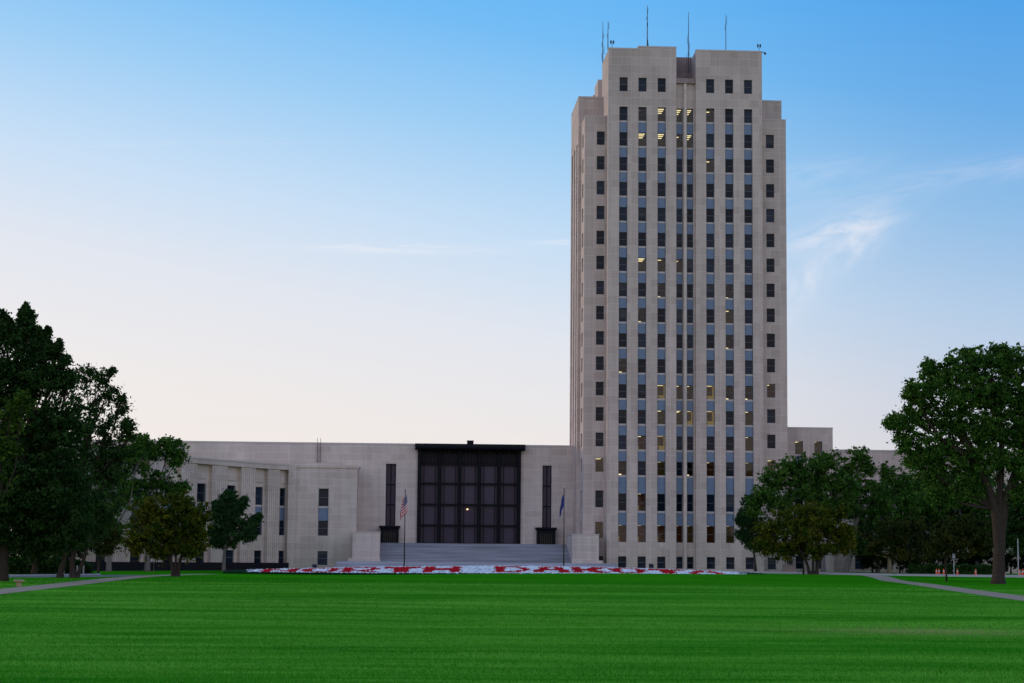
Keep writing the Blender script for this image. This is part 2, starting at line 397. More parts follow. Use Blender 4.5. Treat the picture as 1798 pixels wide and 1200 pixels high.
SPM = {}
def spandrel_mesh(wd_, hg, k=0):
    """metal panel between two storeys, origin at its lower left in the panel plane"""
    key = (round(wd_, 2), round(hg, 2))
    if key not in SPM:
        q = MB(); q.box(0, wd_, 0, .14, 0, hg - .1); q.box(0, wd_, -.05, .1, hg - .099, hg, 1)
        q.box(0, wd_, -.025, -.001, .0, .09); q.box(0, wd_, -.025, -.001, hg - .24, hg - .101)
        for i in range(4): x = (i + .5) * wd_ / 4; q.box(x - .05, x + .05, -.022, -.001, .091, hg - .241)
        SPM[key] = q.mesh('spandrel', [M['spandrel'], M['ledge']])
    return SPM[key]
def put_spandrel(parent, fr, s, d, z, wd_, hg):
    o = link('spandrel', spandrel_mesh(wd_, hg), parent); p = fr[0] + fr[1] * s + fr[2] * d
    o.location = (p.x, p.y, z); o.rotation_euler = (0, 0, math.atan2(fr[1].y, fr[1].x)); return o
def bay(parent, frame, a, b, rows, kinds, wdep, sdep):
    """vertical strip: side jambs (the bay's own mesh) with windows and metal spandrels as children"""
    s = MB(); zt_, zb_ = rows[0][1], rows[-1][0]
    s.fbox(frame, a, a + .03, sdep - .06, sdep + .1, zb_, zt_); s.fbox(frame, b - .03, b, sdep - .06, sdep + .1, zb_, zt_)
    o = s.build('window_bay', M['frame'], parent)
    for (z0, z1), (y0, y1) in zip(rows[1:], rows[:-1]): put_spandrel(o, frame, a + .031, sdep, z1 + .02, b - a - .062, y0 - .12 - z1 - .02)
    for (z0, z1), k in zip(rows, kinds): put_window(o, frame, a + .032, wdep, z0, b - a - .064, z1 - z0, k)
    return o
brow = RZ[1:18]
for k in range(1, 9):
    frm = FR(0, C + (SD if k in (4, 5) else 0)); dd = (.34, .22) if k in (4, 5) else (.42, .24)
    bay(tower, frm, cu[k][0], cu[k][1], brow, [LIT.get((r, k), 'dark') for r in range(2, 19)], *dd)
for k in (1, 2, 3, 6, 7, 8):
    put_window(tower, FR(0, C), cu[k][0] + .01, .26, RZ[0][0], wd - .02, RZ[0][1] - RZ[0][0])
for k in range(1, 9):
    a, b = cu[k]; put_window(tower, FR(0, C + (SD if k in (4, 5) else 0)), a + .01, .26, RZ[18][0], b - a - .02, RZ[18][1] - RZ[18][0])
for win, side in ((sl, 'L'), (sr, 'R')):
    for i, (z0, z1) in enumerate(SZ):
        kd = {('L', 13): 'strips', ('L', 15): 'strips', ('R', 13): 'strips', ('R', 10): 'amber'}.get((side, i), 'dark')
        put_window(tower, FR(0, 0), win[0] + .01, .25, z0, win[1] - win[0] - .02, z1 - z0, kd)
for a, b in sb: bay(tower, FL(uML, V2), a, b, RZ[2:18], ['dark'] * 16, .42, .24)
sw = MB()
for z0, z1 in SZ: sw.fbox(FL(uSL, V1), 1.6, 3.4, .22, .26, z0, z1)
sw.build('side_glazing', M['glass'], tower)

# ------------------------------------------------------------------ entrance hall
HV = 10.3
hall = empty('entrance_hall', W(U(822, HV), HV), TH, 'broad low limestone entrance hall with tall dark bronze portal', 'building')
hu0 = U(822, HV)                                          # hall-local u offset; local v = 0 at the hall plane
hx = lambda px, py=880, v=HV: U(px, v, py) - hu0
hz = lambda py, px=822, v=HV: Zb(px, py, v)
zH = hz(783.0)
PX0, PX1 = hx(732.5), hx(914)
pz0, pz1 = hz(955.4), hz(786)
S0, S1 = hx(677), hx(694.7); S2, S3 = hx(952.2), hx(968.3)
sz0, sz1 = hz(955, 686), hz(814.5, 686)
h = MB()
xl, xr = U(60, HV) - hu0, U(1011, HV) - hu0
zT = hz(955.4)
h.wall(FR(0, 0), xl, xr, 0, zH, [(PX0, PX1, pz0, pz1, 1.2), (S0, S1, sz0, sz1, .5), (S2, S3, sz0, sz1, .5)], .5)
h.quad((xl, 0, zH), (xr, 0, zH), (xr, 30, zH), (xl, 30, zH)); h.box(xl, hx(728), -.04, .5, zH + .003, zH + .22, 1); h.box(hx(921), xr, -.04, .5, zH + .003, zH + .22, 1)
h.quad((xl, 0, 0), (xl, 30, 0), (xl, 30, zH), (xl, 0, zH))
h.build('wall', [M['stone_wing'], M['ledge']], hall)
# canopy
c = MB()
cz0, cz1 = hz(790.3, v=HV - 1), hz(779.8, v=HV - 1); cx0, cx1 = hx(727.5, v=HV - 1), hx(921.5, v=HV - 1)
rr = (cz1 - cz0) / 2; nn = 12
prof = []
for i in range(nn + 1):
    t = math.pi * i / nn; prof.append((-1.0 - rr * .9 * math.sin(t), (cz0 + cz1) / 2 - rr * math.cos(t)))
for (y0, z0), (y1, z1) in zip(prof, prof[1:]): c.quad((cx0, y0, z0), (cx1, y0, z0), (cx1, y1, z1), (cx0, y1, z1))
c.quad((cx0, -1, cz0), (cx0, .6, cz0), (cx1, .6, cz0), (cx1, -1, cz0)); c.quad((cx0, -1, cz1), (cx1, -1, cz1), (cx1, .6, cz1), (cx0, .6, cz1))
for x in (cx0, cx1):
    k = len(c.v); c.v += [(x, .6, cz0)] + [(x, y, z) for y, z in prof] + [(x, .6, cz1)]; c.f.append(tuple(range(k, k + nn + 3))); c.m.append(0)
c.quad((cx0, .6, cz0), (cx0, .6, cz1), (cx1, .6, cz1), (cx1, .6, cz0))
can = c.build('canopy', M['bronze'], hall)
bx = MB(); a, b = hx(819), hx(830); bx.box(a, b, -.9, .2, cz1 + .002, cz1 + .42); bx.box(a - .05, b + .05, -.95, .25, cz1 + .42, cz1 + .5); bx.build('lamp_housing', M['bronze'], can)
# portal
p = MB()
mull = [(732.5, 739.3), (768, 774.9), (803.4, 810), (838, 844.8), (872.6, 879.4), (907.7, 914)]
mu = [(hx(a), hx(b)) for a, b in mull]
for i, (a, b) in enumerate(mu):
    d = -.35 if i in (0, 5) else .05
    p.box(a, b, d, .7, pz0, pz1)
    p.box((a + b) / 2 - .08, (a + b) / 2 + .08, d - .12, d - .002, pz0, pz1)
tz = [hz(y) for y in (816, 850, 887, 923.5)]
portal = None
for i in range(5):
    a, b = mu[i][1], mu[i + 1][0]
    for z in tz: p.box(a, b, .3, .7, z - .16, z + .16)
    p.box(a, b, .3, .7, pz0, pz0 + .12)
    w_ = b - a
    for f_ in (.17, .86):
        p.box(a + w_ * f_ - .04, a + w_ * f_ + .04, .45, .7, pz0 + .12, tz[0] - .16)
portal = p.build('portal_frame', M['bronze'], hall)
zz = [pz0] + tz[::-1] 
for i in range(5):
    a, b = mu[i][1], mu[i + 1][0]
    rf = MB(); rf.box(a, b, .5, .68, tz[0] + .16, pz1); mid = (a + b) / 2
    for q in range(5):                                       # raised relief figures
        x = a + (q + .5) * (b - a) / 5; hh = (pz1 - tz[0]); e = .75 if q == 2 else .5
        rf.box(x - .16, x + .16, .36, .498, tz[0] + .3, tz[0] + .3 + hh * e); rf.lathe([(0, tz[0] + .3 + hh * e), (.15, tz[0] + .4 + hh * e), (.12, tz[0] + .6 + hh * e), (0, tz[0] + .68 + hh * e)], 8, (x, .46))
    rf.build('relief_panel', M['bronze2'], portal)
    for j in range(4):
        g = MB(); z0, z1 = zz[j] + .12, zz[j + 1] - .12; g.quad((a, .62, z0), (b, .62, z0), (b, .62, z1), (a, .62, z1))
        g.build('glass_panel', M['glass_hall'], portal)
lp = MB(); lx, lz = hx(821), hz(894.5); lp.lathe([(0, lz - .10), (.07, lz - .06), (.09, lz), (.06, lz + .06), (0, lz + .09)], 12, (lx, .42)); lp.box(lx - .16, lx + .16, .40, .43, lz - .018, lz + .018)
lp.build('lobby_lamp', plain('lamp_glow', (1, .8, .5), .5, var=.01, emit=(1, .68, .3, 3.5)), hall)
# slit windows and their little bronze vestibules
for (a, b, va, vb, pxc) in ((S0, S1, 667.5, 702.5, 686), (S2, S3, 942, 977, 960)):
    g = MB(); g.quad((a, .42, sz0), (b, .42, sz0), (b, .42, sz1), (a, .42, sz1), 0); o = g.build('slit_window', M['glass_hall'], hall)
    g = MB(); mid = (a + b) / 2; g.box(mid - .07, mid + .07, .30, .418, sz0, sz1 - .01)
    for t in (.33, .66): z = sz0 + 2.6 + (sz1 - sz0 - 2.6) * t; g.box(a + .01, mid - .07, .32, .417, z - .09, z + .09); g.box(mid + .07, b - .01, .32, .417, z - .09, z + .09)
    g.box(a, a + .12, .31, .416, sz0, sz1 - .01); g.box(b - .12, b, .31, .416, sz0, sz1 - .01)
    g.build('frame', M['bronze'], o)
    vx0, vx1 = hx(va, v=HV - 1.4), hx(vb, v=HV - 1.4); vz1 = hz(923.5 if va < 800 else 926.5, pxc, HV - 1.4); vz0 = zT
    g = MB(); i_ = .12; g.box(vx0 + i_, vx1 - i_, -1.4, -.01, vz0, vz1 - .55)
    yy = [(0, vz1 - .55), (.05, vz1 - .4), (.2, vz1 - .2), (.2, vz1)]
    for (e0, z0), (e1, z1) in zip(yy, yy[1:]):
        A = [(vx0 + i_ - e0, -1.4 - e0), (vx1 - i_ + e0, -1.4 - e0), (vx1 - i_ + e0, -.02), (vx0 + i_ - e0, -.02)]; B = [(vx0 + i_ - e1, -1.4 - e1), (vx1 - i_ + e1, -1.4 - e1), (vx1 - i_ + e1, -.02), (vx0 + i_ - e1, -.02)]
        for q in range(4): g.quad((*A[q], z0), (*A[(q + 1) % 4], z0), (*B[(q + 1) % 4], z1), (*B[q], z1))
    g.quad((vx0 + i_ - .2, -1.6, vz1), (vx1 - i_ + .2, -1.6, vz1), (vx1 - i_ + .2, -.02, vz1), (vx0 + i_ - .2, -.02, vz1))
    ve = g.build('vestibule', M['bronze'], hall)
    g = MB(); wv = vx1 - vx0
    for q in range(7):
        x = vx0 + wv * (.22 + .56 * q / 6); g.box(x - .02, x + .02, -1.45, -1.405, vz0 + .05, vz0 + 1.55)
    g.build('door_bars', plain('dull_brass', (.10, .075, .04), .5, .5), ve)

# ladder and rods on the hall wall
lad = empty('roof_ladder', W(U(565.5, HV), HV - .25, 0), TH, 'thin metal ladder fixed high on the wall behind the left wing', 'ladder')
g = MB(); lz0, lz1 = Zb(565, 816, HV), Zb(565, 769.5, HV)
for x in (-.22, .22): g.tube([(x, 0, lz0), (x, 0, lz1)], [.035, .03], 6)
zq = lz0 + .2
while zq < Zb(565, 780, HV): g.tube([(-.22, 0, zq), (.22, 0, zq)], [.02, .02], 5); zq += .32
for z in (lz0 + .5, lz0 + 2): g.box(-.2, -.16, 0, .24, z, z + .04); g.box(.16, .2, 0, .24, z, z + .04)
g.build('rails', M['pole'], lad)

# ------------------------------------------------------------------ curved left wing with end pavilion
PV = 3.1
wingO = W(U(520, PV), PV)
wing = empty('curved_wing', wingO, 0, 'lower curved limestone wing with fluted piers left of the entrance hall', 'building')
hzw = lambda px: 985 - .009 * (899 - px)
def wp(px, Z): q = at(px, 990, Z) - wingO; return Vector((q.x, q.y, 0))
zc = lambda px, py, Z: at(px, py, Z).z
WZ = [14.6, 13.9, 11.95, 11.4, 8.93, 6.98, 4.87, 2.8, .85]
E = [(a_, b_ * Q) for a_, b_ in [(519, 158.2), (507, 157.6), (489, 156.8), (468, 155.7), (446, 154.6), (421, 153.1), (396, 151.5), (369.5, 149.8), (343, 148.0), (315, 146.1), (286, 144.2), (258, 142.3), (228, 140.5), (198, 138.6), (168, 136.8), (136, 135), (100, 133)]]
P = [wp(*e) for e in E]
top = 14.7
ww = MB(); plm = MB(); roofp = []
def frame_of(a, b):
    e = (b - a).normalized(); n = Vector((-e.y, e.x, 0)); return (a, e, n), (b - a).length
bays = []
for i in range(len(P) - 1):
    b_, a_ = P[i], P[i + 1]                    # left to right
    frm, ln = frame_of(a_, b_)
    plm.fbox(frm, -.1, ln + .1, -.35, .3, -.3, 1.15 if i > 0 else .9)
    if i % 2 == 0:                             # fluted pier
        nf = max(2, int(round(ln / .42))); pts = []
        for q in range(nf):
            s0 = ln * q / nf; s1 = ln * (q + 1) / nf; gdp = (s1 - s0) * .28
            pts += [(s0, 0), (s1 - gdp, 0), (s1 - gdp * .75, .1), (s1 - gdp * .25, .1)]
        pts.append((ln, 0))
        for (s0, d0), (s1, d1) in zip(pts, pts[1:]):
            A = frm[0] + frm[1] * s0 + frm[2] * d0; B = frm[0] + frm[1] * s1 + frm[2] * d1
            ww.quad((A.x, A.y, 0), (B.x, B.y, 0), (B.x, B.y, WZ[1]), (A.x, A.y, WZ[1]))
        for s_ in (0, ln):                     # pier cheeks
            A = frm[0] + frm[1] * s_; B = A + frm[2] * .75; ww.quad((A.x, A.y, 0), (B.x, B.y, 0), (B.x, B.y, WZ[1]), (A.x, A.y, WZ[1]))
    else:                                      # recessed bay
        o = frm[0] + frm[2] * .6; f2 = (o, frm[1], frm[2]); mg = ln * .16
        a, b = mg, ln - mg
        ww.wall(f2, 0, ln, 0, WZ[1], [(a, b, WZ[6], WZ[3], .4), (a, b, WZ[8], WZ[7], .3)], .3)
        ww.fbox(f2, a + .1, b - .1, -.10, -.002, WZ[2] + .1, WZ[1] - .25)      # blank panel
        bay(wing, f2, a, b, [(WZ[4], WZ[3]), (WZ[6], WZ[5])], ['dark'] * 2, .3, .16)
        put_window(wing, f2, a + .01, .2, WZ[8], b - a - .02, WZ[7] - WZ[8])
    ww.fbox(frm, -.06, ln + .06, -.12, .9, WZ[1] + .002, top - .2, 0)
    ww.fbox(frm, -.08, ln + .08, -.2, .9, top - .2 + .002, top, 1)
    A = a_ + frm[2] * .8; B = b_ + frm[2] * .8
    ww.quad((A.x, A.y, top - .05), (B.x, B.y, top - .05), (B.x, B.y + 20, top - .05), (A.x, A.y + 20, top - .05))
# pavilion
pa0 = Vector((0, 0, 0)); e = EU.copy(); n = EV.copy(); pf = (pa0, e, n)
pl = (W(U(633, PV), PV) - W(U(520, PV), PV)).length
pw0, pw1 = U(566.3, PV) - U(520, PV), U(583.8, PV) - U(520, PV)
ww.wall(pf, 0, pl, 0, top - .45, [(pw0, pw1, WZ[6], WZ[3], .4), (pw0, pw1, WZ[8], WZ[7], .3)], .3)
ww.fbox(pf, -.05, pl + .12, -.12, 1, top - .448, top - .05, 0); ww.fbox(pf, .3, pl - 2.2, .5, 6, top - .048, top + .25, 0)
ww.fbox(pf, -.5, .6, -.25, .45, 0, top - .05, 0)                       # corner pier towards the curved bays
sd = (pa0 + e * pl, n, -e)
ww.wall(sd, 0, HV - PV + .2, 0, top - .45, [], .3)
ww.fbox(pf, 0, pl, 1.002, HV - PV, top - .4, top - .1, 0)
for i in range(6):
    x = pw0 + (i + .5) * (pw1 - pw0) / 6; ww.fbox(pf, x - .04, x + .04, -.03, -.002, WZ[7] + .3, WZ[6] - .4, 1)
bay(wing, pf, pw0, pw1, [(WZ[4], WZ[3]), (WZ[6], WZ[5])], ['dark'] * 2, .3, .16)
put_window(wing, pf, pw0 + .01, .2, WZ[8], pw1 - pw0 - .02, WZ[7] - WZ[8])
ww.build('wall', [M['stone_wing'], M['ledge']], wing)
plm.build('plinth', M['plinth'], wing)
g = MB(); qz = at(630, 822, 159 * Q).z; q = at(631, 822, 159 * Q) - wingO
g.tube([(q.x, q.y - .3, qz - .5), (q.x + .1, q.y - .6, qz - .1)], [.03, .03], 6); g.lathe([(0, qz - .15), (.16, qz - .1), (.2, qz + .1), (.1, qz + .28), (0, qz + .3)], 10, (q.x + .15, q.y - .65))
g.build('corner_light', M['ledge'], wing)

# ------------------------------------------------------------------ annex and right wing behind the trees
AV = 5.0
au0 = U(1384, AV)
annex = empty('side_annex', W(au0, AV), TH, 'plain limestone block with two lit windows at the right foot of the tower', 'building')
g = MB(); al = U(1460, AV) - au0; az = Zb(1420, 753, AV)
aw = [(U(1394.2, AV) - au0, U(1408, AV) - au0), (U(1428, AV) - au0, U(1441.5, AV) - au0)]
az0, az1 = Zb(1400, 798.5, AV), Zb(1400, 775, AV)
g.wall(FR(0, 0), -2, al, 0, az, [(a, b, 3.2, az1, .45) for a, b in aw] + [(a, b, .9, 2.7, .3) for a, b in aw], .45)
g.quad((-2, 0, az), (al, 0, az), (al, 14, az), (-2, 14, az)); g.quad((al, 0, 0), (al, 14, 0), (al, 14, az), (al, 0, az)); g.box(-2, al + .03, -.03, .4, az + .003, az + .2, 1)
g.build('wall', [M['stone'], M['ledge']], annex)
arow = [(az0, az1)]
while arow[-1][0] - 3.55 > 3.1: arow.append((arow[-1][0] - 3.55, arow[-1][1] - 3.55))
arow[-1] = (3.2, arow[-1][1])
for j, (a, b) in enumerate(aw):
    bay(annex, FR(0, 0), a, b, arow, ['strips' if j == 0 else 'half'] + ['dark'] * (len(arow) - 1), .38, .24); put_window(annex, FR(0, 0), a + .01, .22, .9, b - a - .02, 1.8)
rwu = U(1461, HV)
rwing = empty('rear_wing', W(rwu, HV), TH, 'long low limestone wing half hidden behind trees right of the tower', 'building')
g = MB(); rl = U(2100, HV) - rwu
rops = [(x, x + 1.3, za, zb, .4) for x in [3 + 4.2 * k for k in range(12)] for za, zb in ((.9, 2.9), (5, 10.5))]
g.wall(FR(0, 0), -4, rl, 0, zH - .1, rops, .4); g.quad((-4, 0, zH - .1), (rl, 0, zH - .1), (rl, 30, zH - .1), (-4, 30, zH - .1)); g.box(-4, rl, -.04, .5, zH - .097, zH + .1, 1)
g.build('wall', [M['stone'], M['ledge']], rwing)
for (a, b, z0, z1, _) in rops: put_window(rwing, FR(0, 0), a + .01, .3, z0, b - a - .02, z1 - z0)

# ------------------------------------------------------------------ staircase
st = empty('staircase', W(U(830, 0), 0), TH, 'wide grey granite stairway rising to the bronze portal', 'stairs')
su0 = U(830, 0)
sx = lambda px, v, py=970: U(px, v, py) - su0
g = MB(); CB = -5.0                                # plane of the cheek blocks
zL = 1.45; nst = 9
a0, a1 = sx(592, -8), sx(1082, -8)
for i in range(nst):                               # lower, wider flight
    v0 = -12 + i * .55; g.box(a0 - (nst - i) * .05, a1 + (nst - i) * .05, v0, v0 + .551 if i < nst - 1 else CB + 1.5, 0 if i == 0 else zL * i / nst - .02, zL * (i + 1) / nst)
b0, b1 = sx(652, -1), sx(1004, -1)
nu = 17
for i in range(nu):
    v0 = CB + 1.4 + i * .52; zz0 = zL + (zT - zL) * i / nu; zz1 = zL + (zT - zL) * (i + 1) / nu
    g.box(b0, b1, v0, v0 + .521 if i < nu - 1 else HV, zL - .3 if i == 0 else zz0 - .03, zz1)
    g.box(b0, b1, v0 - .035, v0 - .002, zz1 - .05, zz1 - .002); g.box(b0, b1, v0 - .02, v0 - .001, zz1 - .09, zz1 - .052, 1)  # dark strip under each nosing stands in for its shade line
g.build('steps', [M['granite'], M['step_shade']], st)
for (xa, xb, y0_, yb, flip) in ((618.7, 666.5, 933.5, 984, 1), (1005.2, 1051.5, 938, 988.5, -1)):
    k = MB(); A, B = sx(xa, CB), sx(xb, CB); zt = Zb((xa + xb) / 2, y0_, CB); zb = zL
    k.box(A, B, CB, 5.0, zb, zt - .12); k.box(A - .06, B + .06, CB - .06, 5.05, zt - .118, zt, 1)
    k.box(A - (.55 if flip == 1 else .1), B + (.1 if flip == 1 else .55), CB - .25, 5.1, zb + .005, zb + .38)
    w3 = B - A
    for f_ in ((.0, .06), (.86, .92)) if flip == 1 else ((.08, .14), (.78, .84)): k.box(A + w3 * f_[0], A + w3 * f_[1], CB - .05, CB + .02, zb + .38, zt - .12)
    k.build('cheek_block', [M['stone_wing'], M['ledge']], st)
# ------------------------------------------------------------------ roof antennas
def mast(px, pyt, pyb, v, label, bits, r=.05, lean=0, name='antenna_mast'):
    u, zt = bl(px, pyt, v); _, zb = bl(px, pyb, v)
    root = empty(name, W(u, v, zb), TH, label, 'antenna', 'radio masts on the tower roof'); hh = zt - zb
    q = MB(); q.tube([(0, 0, 0), (0, 0, hh * .5), (lean, 0, hh)], [r * 1.25, r, r * .5], 6); q.build('pole', M['mast'], root)
    q = MB()
    for f_, dx, ln in bits:
        z = hh * f_; q.tube([(0, 0, z), (dx, 0, z)], [.02, .02], 5); q.tube([(dx, 0, z - ln / 2), (dx, 0, z + ln / 2)], [.03, .025], 5)
    q.build('aerials', M['mast'], root); return root
mast(1058.6, 38, 140, 8.5, 'long pale lattice antenna rising beside the left edge of the crown', [(.28, .15, 1.2), (.4, -.15, 1.0), (.5, .18, 1.2), (.6, -.12, .8), (.75, .1, .8)], .06)
mast(1067.6, 38, 88, 3, 'dark antenna just behind the left corner of the crown', [(.9, .14, .7), (.8, .14, .5), (.5, -.14, .5)], .055)
mast(1136.6, 10, 84.5, C + 1.5, 'tallest antenna, on the raised left half of the crown', [(.05, .16, .8), (.12, .1, 1.0), (.55, .08, .6), (.7, -.08, .5), (.85, .08, .5), (.93, .1, .3)], .06)
mast(1208.6, 22, 130, C + .9, 'antenna standing in the central notch of the crown', [(.15, .3, 2.4), (.2, -.25, 2.0), (.45, .16, 1.2), (.55, -.16, 1.2), (.33, .14, .8)], .06, .05)
mast(1274.3, 26, 93, C + 1.5, 'antenna on the lower right half of the crown', [(.85, .14, 1.3), (.7, -.1, .4), (.62, -.1, .4), (.8, .14, .4)], .045)
g0 = None
for px, pyt, pyb, lb in ((1074.8, 71, 87.5, 'small twin-headed roof light on the left corner of the crown'), (1332.8, 76.5, 94, 'small twin-headed roof light on the right corner of the crown')):
    u, zt = bl(px, pyt, C + .4); _, zb = bl(px, pyb, C + .4); hh = zt - zb
    if g0 is None:
        g0 = empty('beacon_light', (0, 0, 0), TH, '', 'light', 'beacon lights on the tower roof'); o = g0
        q = MB(); q.tube([(0, 0, 0), (0, 0, hh * .55)], [.035, .03], 6); q.tube([(-.17, 0, hh * .66), (0, 0, hh * .52), (.17, 0, hh * .66)], [.03] * 3, 5); q.build('stem', M['mast'], g0)
        for x in (-.17, .17):
            q = MB(); q.lathe([(0, hh * .62), (.1, hh * .64), (.13, hh * .8), (.11, hh * .95), (0, hh)], 10, (x, 0)); q.build('lamp_head', M['mast'], g0)
    else: o = copy_tree(g0)
    o.location = W(u, C + .4, zb); o['label'] = lb
u, z = bl(1338, 93, C + .3)
fl = empty('security_camera', W(u, C + .2, z), TH, 'small dark camera overhanging the top right corner of the tower', 'camera')
q = MB(); q.tube([(-.3, 0, .0), (.35, 0, .05), (.42, 0, -.05)], [.05, .05, .05], 6); q.build('bracket', M['mast'], fl)
q = MB(); q.lathe([(0, -.32), (.14, -.26), (.17, -.1), (.1, 0), (0, .02)], 10, (.42, 0)); q.build('housing', M['mast'], fl)

# ------------------------------------------------------------------ flags
def uvmesh(name, nx, ny, fn, mt):
    me = bpy.data.meshes.new(name); vs = []; fs = []; uvs = []
    for j in range(ny + 1):
        for i in range(nx + 1): vs.append(fn(i / nx, j / ny)); uvs.append((i / nx, j / ny))
    for j in range(ny):
        for i in range(nx): a = j * (nx + 1) + i; fs.append((a, a + 1, a + nx + 2, a + nx + 1))
    me.from_pydata(vs, [], fs); l = me.uv_layers.new(name='UVMap')
    for lp_ in me.loops: l.data[lp_.index].uv = uvs[lp_.vertex_index]
    me.materials.append(mt); me.polygons.foreach_set('use_smooth', [True] * len(me.polygons)); return me
def flag_us():
    mt, nt, b = mat('striped_flag_cloth'); tc = nt.nodes.new('ShaderNodeTexCoord'); s = nt.nodes.new('ShaderNodeSeparateXYZ'); L(nt, tc.outputs['UV'], s.inputs[0])
    st_ = mth(nt, 'MODULO', mth(nt, 'FLOOR', mth(nt, 'MULTIPLY', s.outputs[1], 12.99)), 2)
    c = mixc(nt, st_, (.52, .008, .018), (.66, .62, .64))
    can_ = mth(nt, 'MULTIPLY', mth(nt, 'LESS_THAN', s.outputs[0], .42), mth(nt, 'LESS_THAN', s.outputs[1], 7 / 13))
    v = nt.nodes.new('ShaderNodeTexVoronoi'); v.inputs['Scale'].default_value = 18; v.inputs['Randomness'].default_value = .0; L(nt, tc.outputs['UV'], v.inputs['Vector'])
    star = mth(nt, 'LESS_THAN', v.outputs['Distance'], .22)
    c = mixc(nt, can_, c, mixc(nt, star, (.02, .03, .14), (.6, .6, .65)))
    L(nt, c, b.inputs['Base Color']); b.inputs['Roughness'].default_value = .8; return mt
def flag_blue():
    mt, nt, b = mat('blue_flag_cloth'); tc = nt.nodes.new('ShaderNodeTexCoord'); s = nt.nodes.new('ShaderNodeSeparateXYZ'); L(nt, tc.outputs['UV'], s.inputs[0])
    dx = mth(nt, 'SUBTRACT', s.outputs[0], .5); dy = mth(nt, 'SUBTRACT', s.outputs[1], .5)
    d = mth(nt, 'SQRT', mth(nt, 'ADD', mth(nt, 'MULTIPLY', dx, dx), mth(nt, 'MULTIPLY', dy, dy)))
    c = mixc(nt, mth(nt, 'LESS_THAN', d, .16), (.04, .05, .26), (.25, .14, .10))
    L(nt, c, b.inputs['Base Color']); b.inputs['Roughness'].default_value = .8; return mt
def limp(sgn, Hh, Wd, drop, seed):
    rr_ = random.Random(seed); ph = rr_.random() * 6
    def fn(s, t):
        hw = Wd * (.35 + .65 * math.sin(min(1, t * 1.1 + .15) * 1.6)) * (1 - .12 * t)
        x = sgn * (.05 + hw * (1 - (1 - s) ** 1.6) * .8 + .05 * math.sin(9 * s + ph + t * 2)); y = .13 * math.sin(13 * s + ph + 2 * t) * min(1, s * 4)
        z = -t * Hh - drop * s ** .8 * (.75 + .25 * t) + .04 * math.sin(8 * s + ph)
        return (x, y, z)
    return fn
fp0 = None
for px, pyt, label, flab, fname, mt, seed, sgn, drop in (
        (709.6, 856, 'slim flagpole left of the portal carrying the striped flag', 'limp red and white striped flag with blue corner', 'striped_flag', flag_us(), 3, -1, 1.15),
        (989.8, 854, 'slim flagpole near the tower carrying the blue flag', 'limp plain dark blue flag hanging from its pole', 'blue_flag', flag_blue(), 5, -1, 1.6)):
    Y = 143.0 * Q; top_ = at(px, pyt, Y); b_ = Vector((at(px, 1000, Y).x, Y, ground_z(top_.x, Y))); hh = 11.0
    if fp0 is None:
        fp0 = empty('flagpole', b_, 0, label, 'flagpole', 'flagpoles in front of the stairs'); o = fp0
        q = MB(); q.tube([(0, 0, 0), (0, 0, hh)], [.085, .05], 10); q.build('pole', M['pole'], fp0, True)
        q = MB(); q.lathe([(0, hh), (.1, hh + .05), (.14, hh + .16), (.09, hh + .27), (0, hh + .31)], 12); q.build('finial', M['ledge'], fp0, True)
        q = MB(); q.lathe([(.3, 0), (.3, .12), (.14, .22), (.1, .5), (0, .5)], 12); q.build('base', M['pole'], fp0)
    else: o = copy_tree(fp0)
    o.location = b_; o['label'] = label; sc = (top_.z - b_.z) / (hh + .31); o.scale = (1, 1, sc)
    me = uvmesh(fname, 40, 30, limp(sgn, 2.2 if seed == 3 else 1.7, 1.3 if seed == 3 else .6, drop, seed), mt)
    f_ = link(fname, me); f_.location = (b_.x + (.36 if seed == 3 else -.04), Y - .14, b_.z + (hh - .55) * sc); tag(f_, flab, 'flag')

# ------------------------------------------------------------------ ground, roads, paths
def ribbon(pts, wl, wr, dz, step=4.0):
    """flat strip along a world XY polyline, following the ground"""
    out = []
    for (x0, y0), (x1, y1) in zip(pts, pts[1:]):
        n_ = max(1, int(math.hypot(x1 - x0, y1 - y0) / step))
        out += [(x0 + (x1 - x0) * i / n_, y0 + (y1 - y0) * i / n_) for i in range(n_)]
    out.append(pts[-1]); L_ = []; R_ = []
    for i, (x, y) in enumerate(out):
        a = out[max(i - 1, 0)]; b = out[min(i + 1, len(out) - 1)]; d = Vector((b[0] - a[0], b[1] - a[1])).normalized(); n_ = Vector((-d.y, d.x))
        p_, q_ = (x + n_.x * wl, y + n_.y * wl), (x - n_.x * wr, y - n_.y * wr)
        L_.append((*p_, ground_z(*p_) + dz)); R_.append((*q_, ground_z(*q_) + dz))
    return L_, R_
def smooth(pts, it=3):
    for _ in range(it):
        q = [pts[0]]
        for a, b in zip(pts, pts[1:]): q += [(a[0] * .75 + b[0] * .25, a[1] * .75 + b[1] * .25), (a[0] * .25 + b[0] * .75, a[1] * .25 + b[1] * .75)]
        q.append(pts[-1]); pts = q
    return pts
def strip(name, pts, w_, dz, mt):
    L_, R_ = ribbon(pts, w_ / 2, w_ / 2, dz); b = MB()
    for i in range(len(L_) - 1): b.quad(R_[i], R_[i + 1], L_[i + 1], L_[i])
    return tag(b.build(name, mt), kind='structure')
